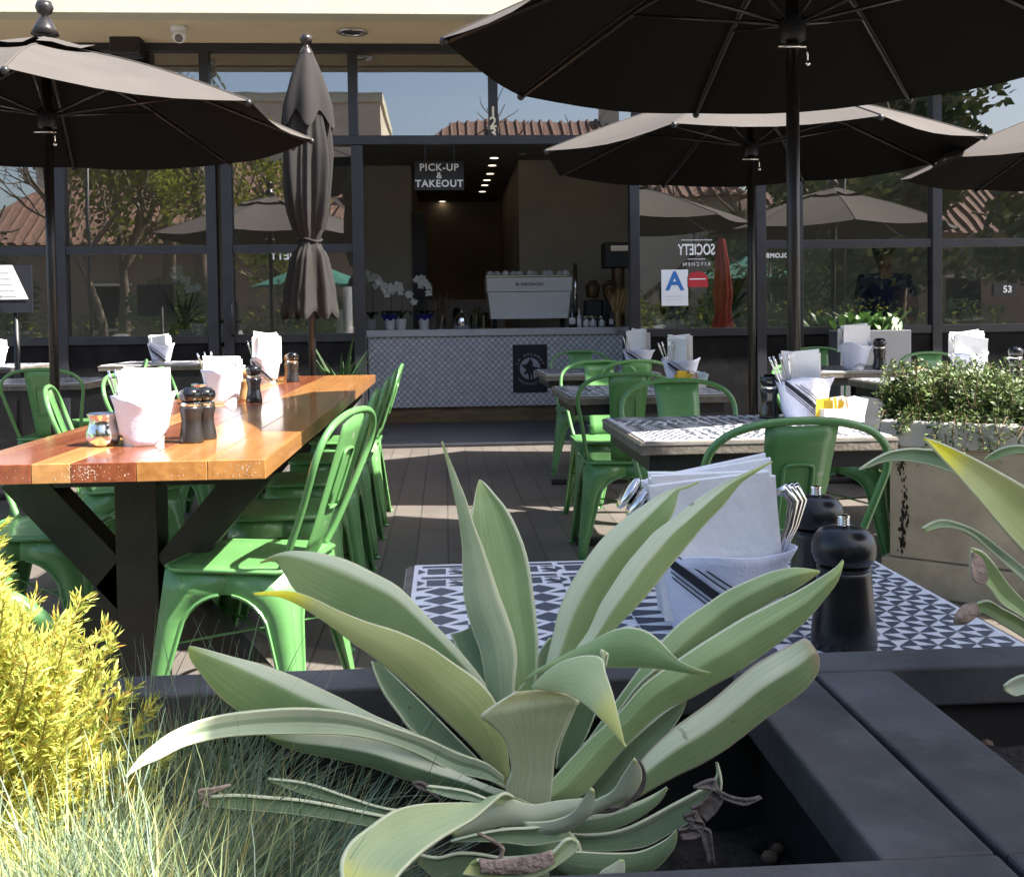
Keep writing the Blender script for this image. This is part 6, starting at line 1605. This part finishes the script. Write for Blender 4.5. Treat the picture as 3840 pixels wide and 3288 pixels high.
tree(-6.0, -6.2, 3.2, 1.5, 'bushy shrub mirrored low in the left windows', ('leaf_dark', 'leaf_olive'), 33, 4200, .06, cz=.42)
tree(-2.6, -6.0, 2.6, 1.2, 'rounded shrub mirrored behind the folded umbrella', ('leaf_olive', 'leaf_dark'), 34, 3600, .06, cz=.42)
tree(4.0, -5.6, 2.8, 1.3, 'shrub mirrored under the grade card', ('leaf_olive', 'leaf_yellow'), 35, 3600, .06, cz=.42)
tree(7.6, -5.8, 3.4, 1.7, 'broad shrub mirrored between the right hand posts', ('leaf_dark', 'leaf_olive'), 36, 4200, .07, cz=.42)
tree(-8.6, -9.0, 6.5, 2.4, 'bare branched tree mirrored before the tiled roof', ('leaf_olive', 'leaf_dark'), 37, bare=True)
tree(3.4, -13, 9.0, 3.0, 'bare winter tree mirrored in the pane right of the street number', ('leaf_olive', 'leaf_dark'), 4, bare=True)
tree(5.8, -14, 7.5, 3.0, 'bare tree mirrored beside the first bare tree', ('leaf_olive', 'leaf_dark'), 14, bare=True)
tree(9.8, -9, 7.0, 2.6, 'dense green tree mirrored in the right windows', ('leaf_dark', 'leaf_olive'), 5, 4200, .17, cz=.42)
tree(13.5, -12, 10.5, 3.3, 'tall dark evergreen mirrored at the right edge', ('leaf_dark', 'leaf_olive'), 6, 4200, .19, cz=.45)
tree(17.5, -9, 8.5, 3.0, 'second dark evergreen mirrored beyond the right edge', ('leaf_dark', 'leaf_olive'), 7, 3200, .19, cz=.42)
def palm(x, y, h, label, sd):
    r = random.Random(sd); t = thing('palm_tree', (x, y, 0), label, 'tree')
    MB().tube([(0, 0, 0), (.05, 0, h*.5), (.0, .05, h)], [.22, .17, .15], 10).build('trunk', M['bark'], t, smooth=True)
    m = MB()
    for k in range(26):
        a = k*2.4; d = Vector((math.cos(a), math.sin(a), 0)); s = Vector((-d.y, d.x, 0)); e = r.uniform(-.9, 1.0); l = r.uniform(1.5, 2.3)
        for i in range(14):
            v = i/13; c = Vector((0, .05, h))+d*(l*v)+Vector((0, 0, l*(e*v-1.0*v*v)))
            for sg in (-1, 1):
                q = c+s*sg*.45*(1-.4*v)+d*.2+Vector((0, 0, -.28)); m.add([c, c+d*.07, q], [(0, 1, 2)])
    m.build('fronds', M['leaf_olive'], t)
tree(12.6, -15, 12.0, 3.4, 'tall olive green tree mirrored in the upper right panes', ('leaf_olive', 'leaf_dark'), 16, 3600, .19, cz=.62)
palm(-6.6, -10.5, 6.2, 'palm trunk mirrored in the centre of the left windows', 1)
palm(-8.1, -13.0, 9.5, 'tall palm trunk mirrored in the left windows', 2)
# hedge and planting beyond the pavement
hd = thing('street_hedge', (0, -3.4, 0), 'dark clipped hedge along the pavement mirrored low in the windows', 'hedge')
m = MB(); r = random.Random(31)
for k in range(12000):
    x, y, z = r.uniform(-12, 12), r.gauss(0, .22), r.uniform(.1, 1.15)+.15*math.sin(x*2.1) if False else r.uniform(.05, 1.35)
    x = r.uniform(-12, 12); u = Vector((r.gauss(0, 1), r.gauss(0, 1), r.gauss(0, 1))).normalized(); v = u.orthogonal().normalized(); s = r.uniform(.03, .07); c = Vector((x, y, z+.12*math.sin(x*3)))
    m.add([c-u*s, c-v*s*.5, c+u*s, c+v*s*.5], [(0, 1, 2, 3)], 0 if r.random() < .6 else (1 if r.random() < .75 else 2))
m.build('foliage', [M['leaf_dark'], M['leaf_olive'], M['leaf_yellow']], hd)
MB().box(-12, -.12, 0, 12, .12, .25).build('stems', M['twig'], hd)
def simple_closed(x, y, label, mtl):
    t = thing('folded_umbrella', (x, y, 0), label, 'umbrella')
    MB().lathe([(.0, 2.7), (.05, 2.65), (.12, 2.2), (.17, 1.6), (.14, 1.2), (.20, .85), (.16, .82)], n=48, fn=lambda a, z: 1+.22*math.cos(8*a+z), cap=False).build('canopy', M[mtl], t, smooth=True)
    MB().tube([(0, 0, 0), (0, 0, 2.8)], .024, 8).build('pole', M['pole'], t, smooth=True)
    MB().lathe([(.25, 0), (.25, .05), (0, .07)], n=18).build('base', M['black_metal'], t)
q = 2*FY
simple_closed(5.45, -2.0, 'folded red umbrella mirrored in the window right of the opening', 'red_canvas')
t = thing('green_umbrella', (-3.2, -7.5, 0), 'teal green market umbrella mirrored behind the folded umbrella', 'umbrella')
MB().lathe([(1.5, 2.0), (0, 2.6)], n=8, cap=False).build('canopy', M['teal_canvas'], t)
MB().tube([(0, 0, 0), (0, 0, 2.6)], .025, 8).build('pole', M['pole'], t)
t = thing('green_umbrella', (7.4, -7.0, 0), 'teal green market umbrella mirrored beside the red umbrella', 'umbrella')
MB().lathe([(1.5, 2.0), (0, 2.6)], n=8, cap=False).build('canopy', M['teal_canvas'], t)
MB().tube([(0, 0, 0), (0, 0, 2.6)], .025, 8).build('pole', M['pole'], t)
# string of lights across the street side, mirrored in the upper panes
t = thing('string_lights', (0, -3.0, 0), 'sagging string of lamp bulbs mirrored in the upper panes', 'string lights')
cable = MB(); bulbs = []
for k in range(4):
    x0, x1 = -7+4*k, -3+4*k
    P = [Vector((x0+(x1-x0)*i/12, -.6*k, 5.1-.75*math.sin(PI*i/12))) for i in range(13)]
    cable.tube(P, .012, 5)
    for i in range(1, 12, 3): bulbs.append(P[i])
cable.build('cable', M['black_metal'], t)
for b_ in bulbs: MB().tube([b_, b_-Vector((0, 0, .16))], .028, 8).ball(b_-Vector((0, 0, .21)), .06, 10).build('bulb', M['finial'], t, smooth=True)
for x in (-7, 1, 9):
    tt = thing('light_pole', (x, -3.0-.6*max(0, min(3, (x+7)/4)), 0), ['left', 'middle', 'right'][(x+7)//8]+' slim black pole carrying the string of bulbs', 'pole')
    MB().tube([(0, 0, 0), (0, 0, 5.15)], .04, 8).build('pole', M['black_metal'], tt, smooth=True)
# ------------------------------------------------------------------ daylight
SD = Vector((.74, -.33, 1.0)).normalized()
w = bpy.data.worlds.new("World"); sc.world = w; w.use_nodes = True
nt = w.node_tree; bg = nt.nodes["Background"]
sky = nt.nodes.new("ShaderNodeTexSky"); sky.sky_type = 'NISHITA'; sky.sun_disc = False
sky.sun_elevation = math.asin(SD.z); sky.sun_rotation = math.atan2(SD.x, SD.y)
sky.air_density = 1.0; sky.dust_density = 3.0
nt.links.new(sky.outputs["Color"], bg.inputs["Color"]); bg.inputs["Strength"].default_value = .088
ld = bpy.data.lights.new("sun", 'SUN'); ld.energy = 5.0; ld.angle = math.radians(.5); ld.color = (1, .945, .86)
lo = bpy.data.objects.new("sun", ld); col.objects.link(lo)
lo.rotation_euler = SD.to_track_quat('Z', 'Y').to_euler()
sc.view_settings.view_transform = 'Standard'
sc.view_settings.look = 'None'
sc.view_settings.exposure = 1.95
sc.view_settings.gamma = 1.0
sc.render.engine = 'CYCLES'
sc.cycles.use_denoising = True
sc.cycles.max_bounces = 10
sc.cycles.transparent_max_bounces = 16
sc.cycles.sample_clamp_indirect = 6
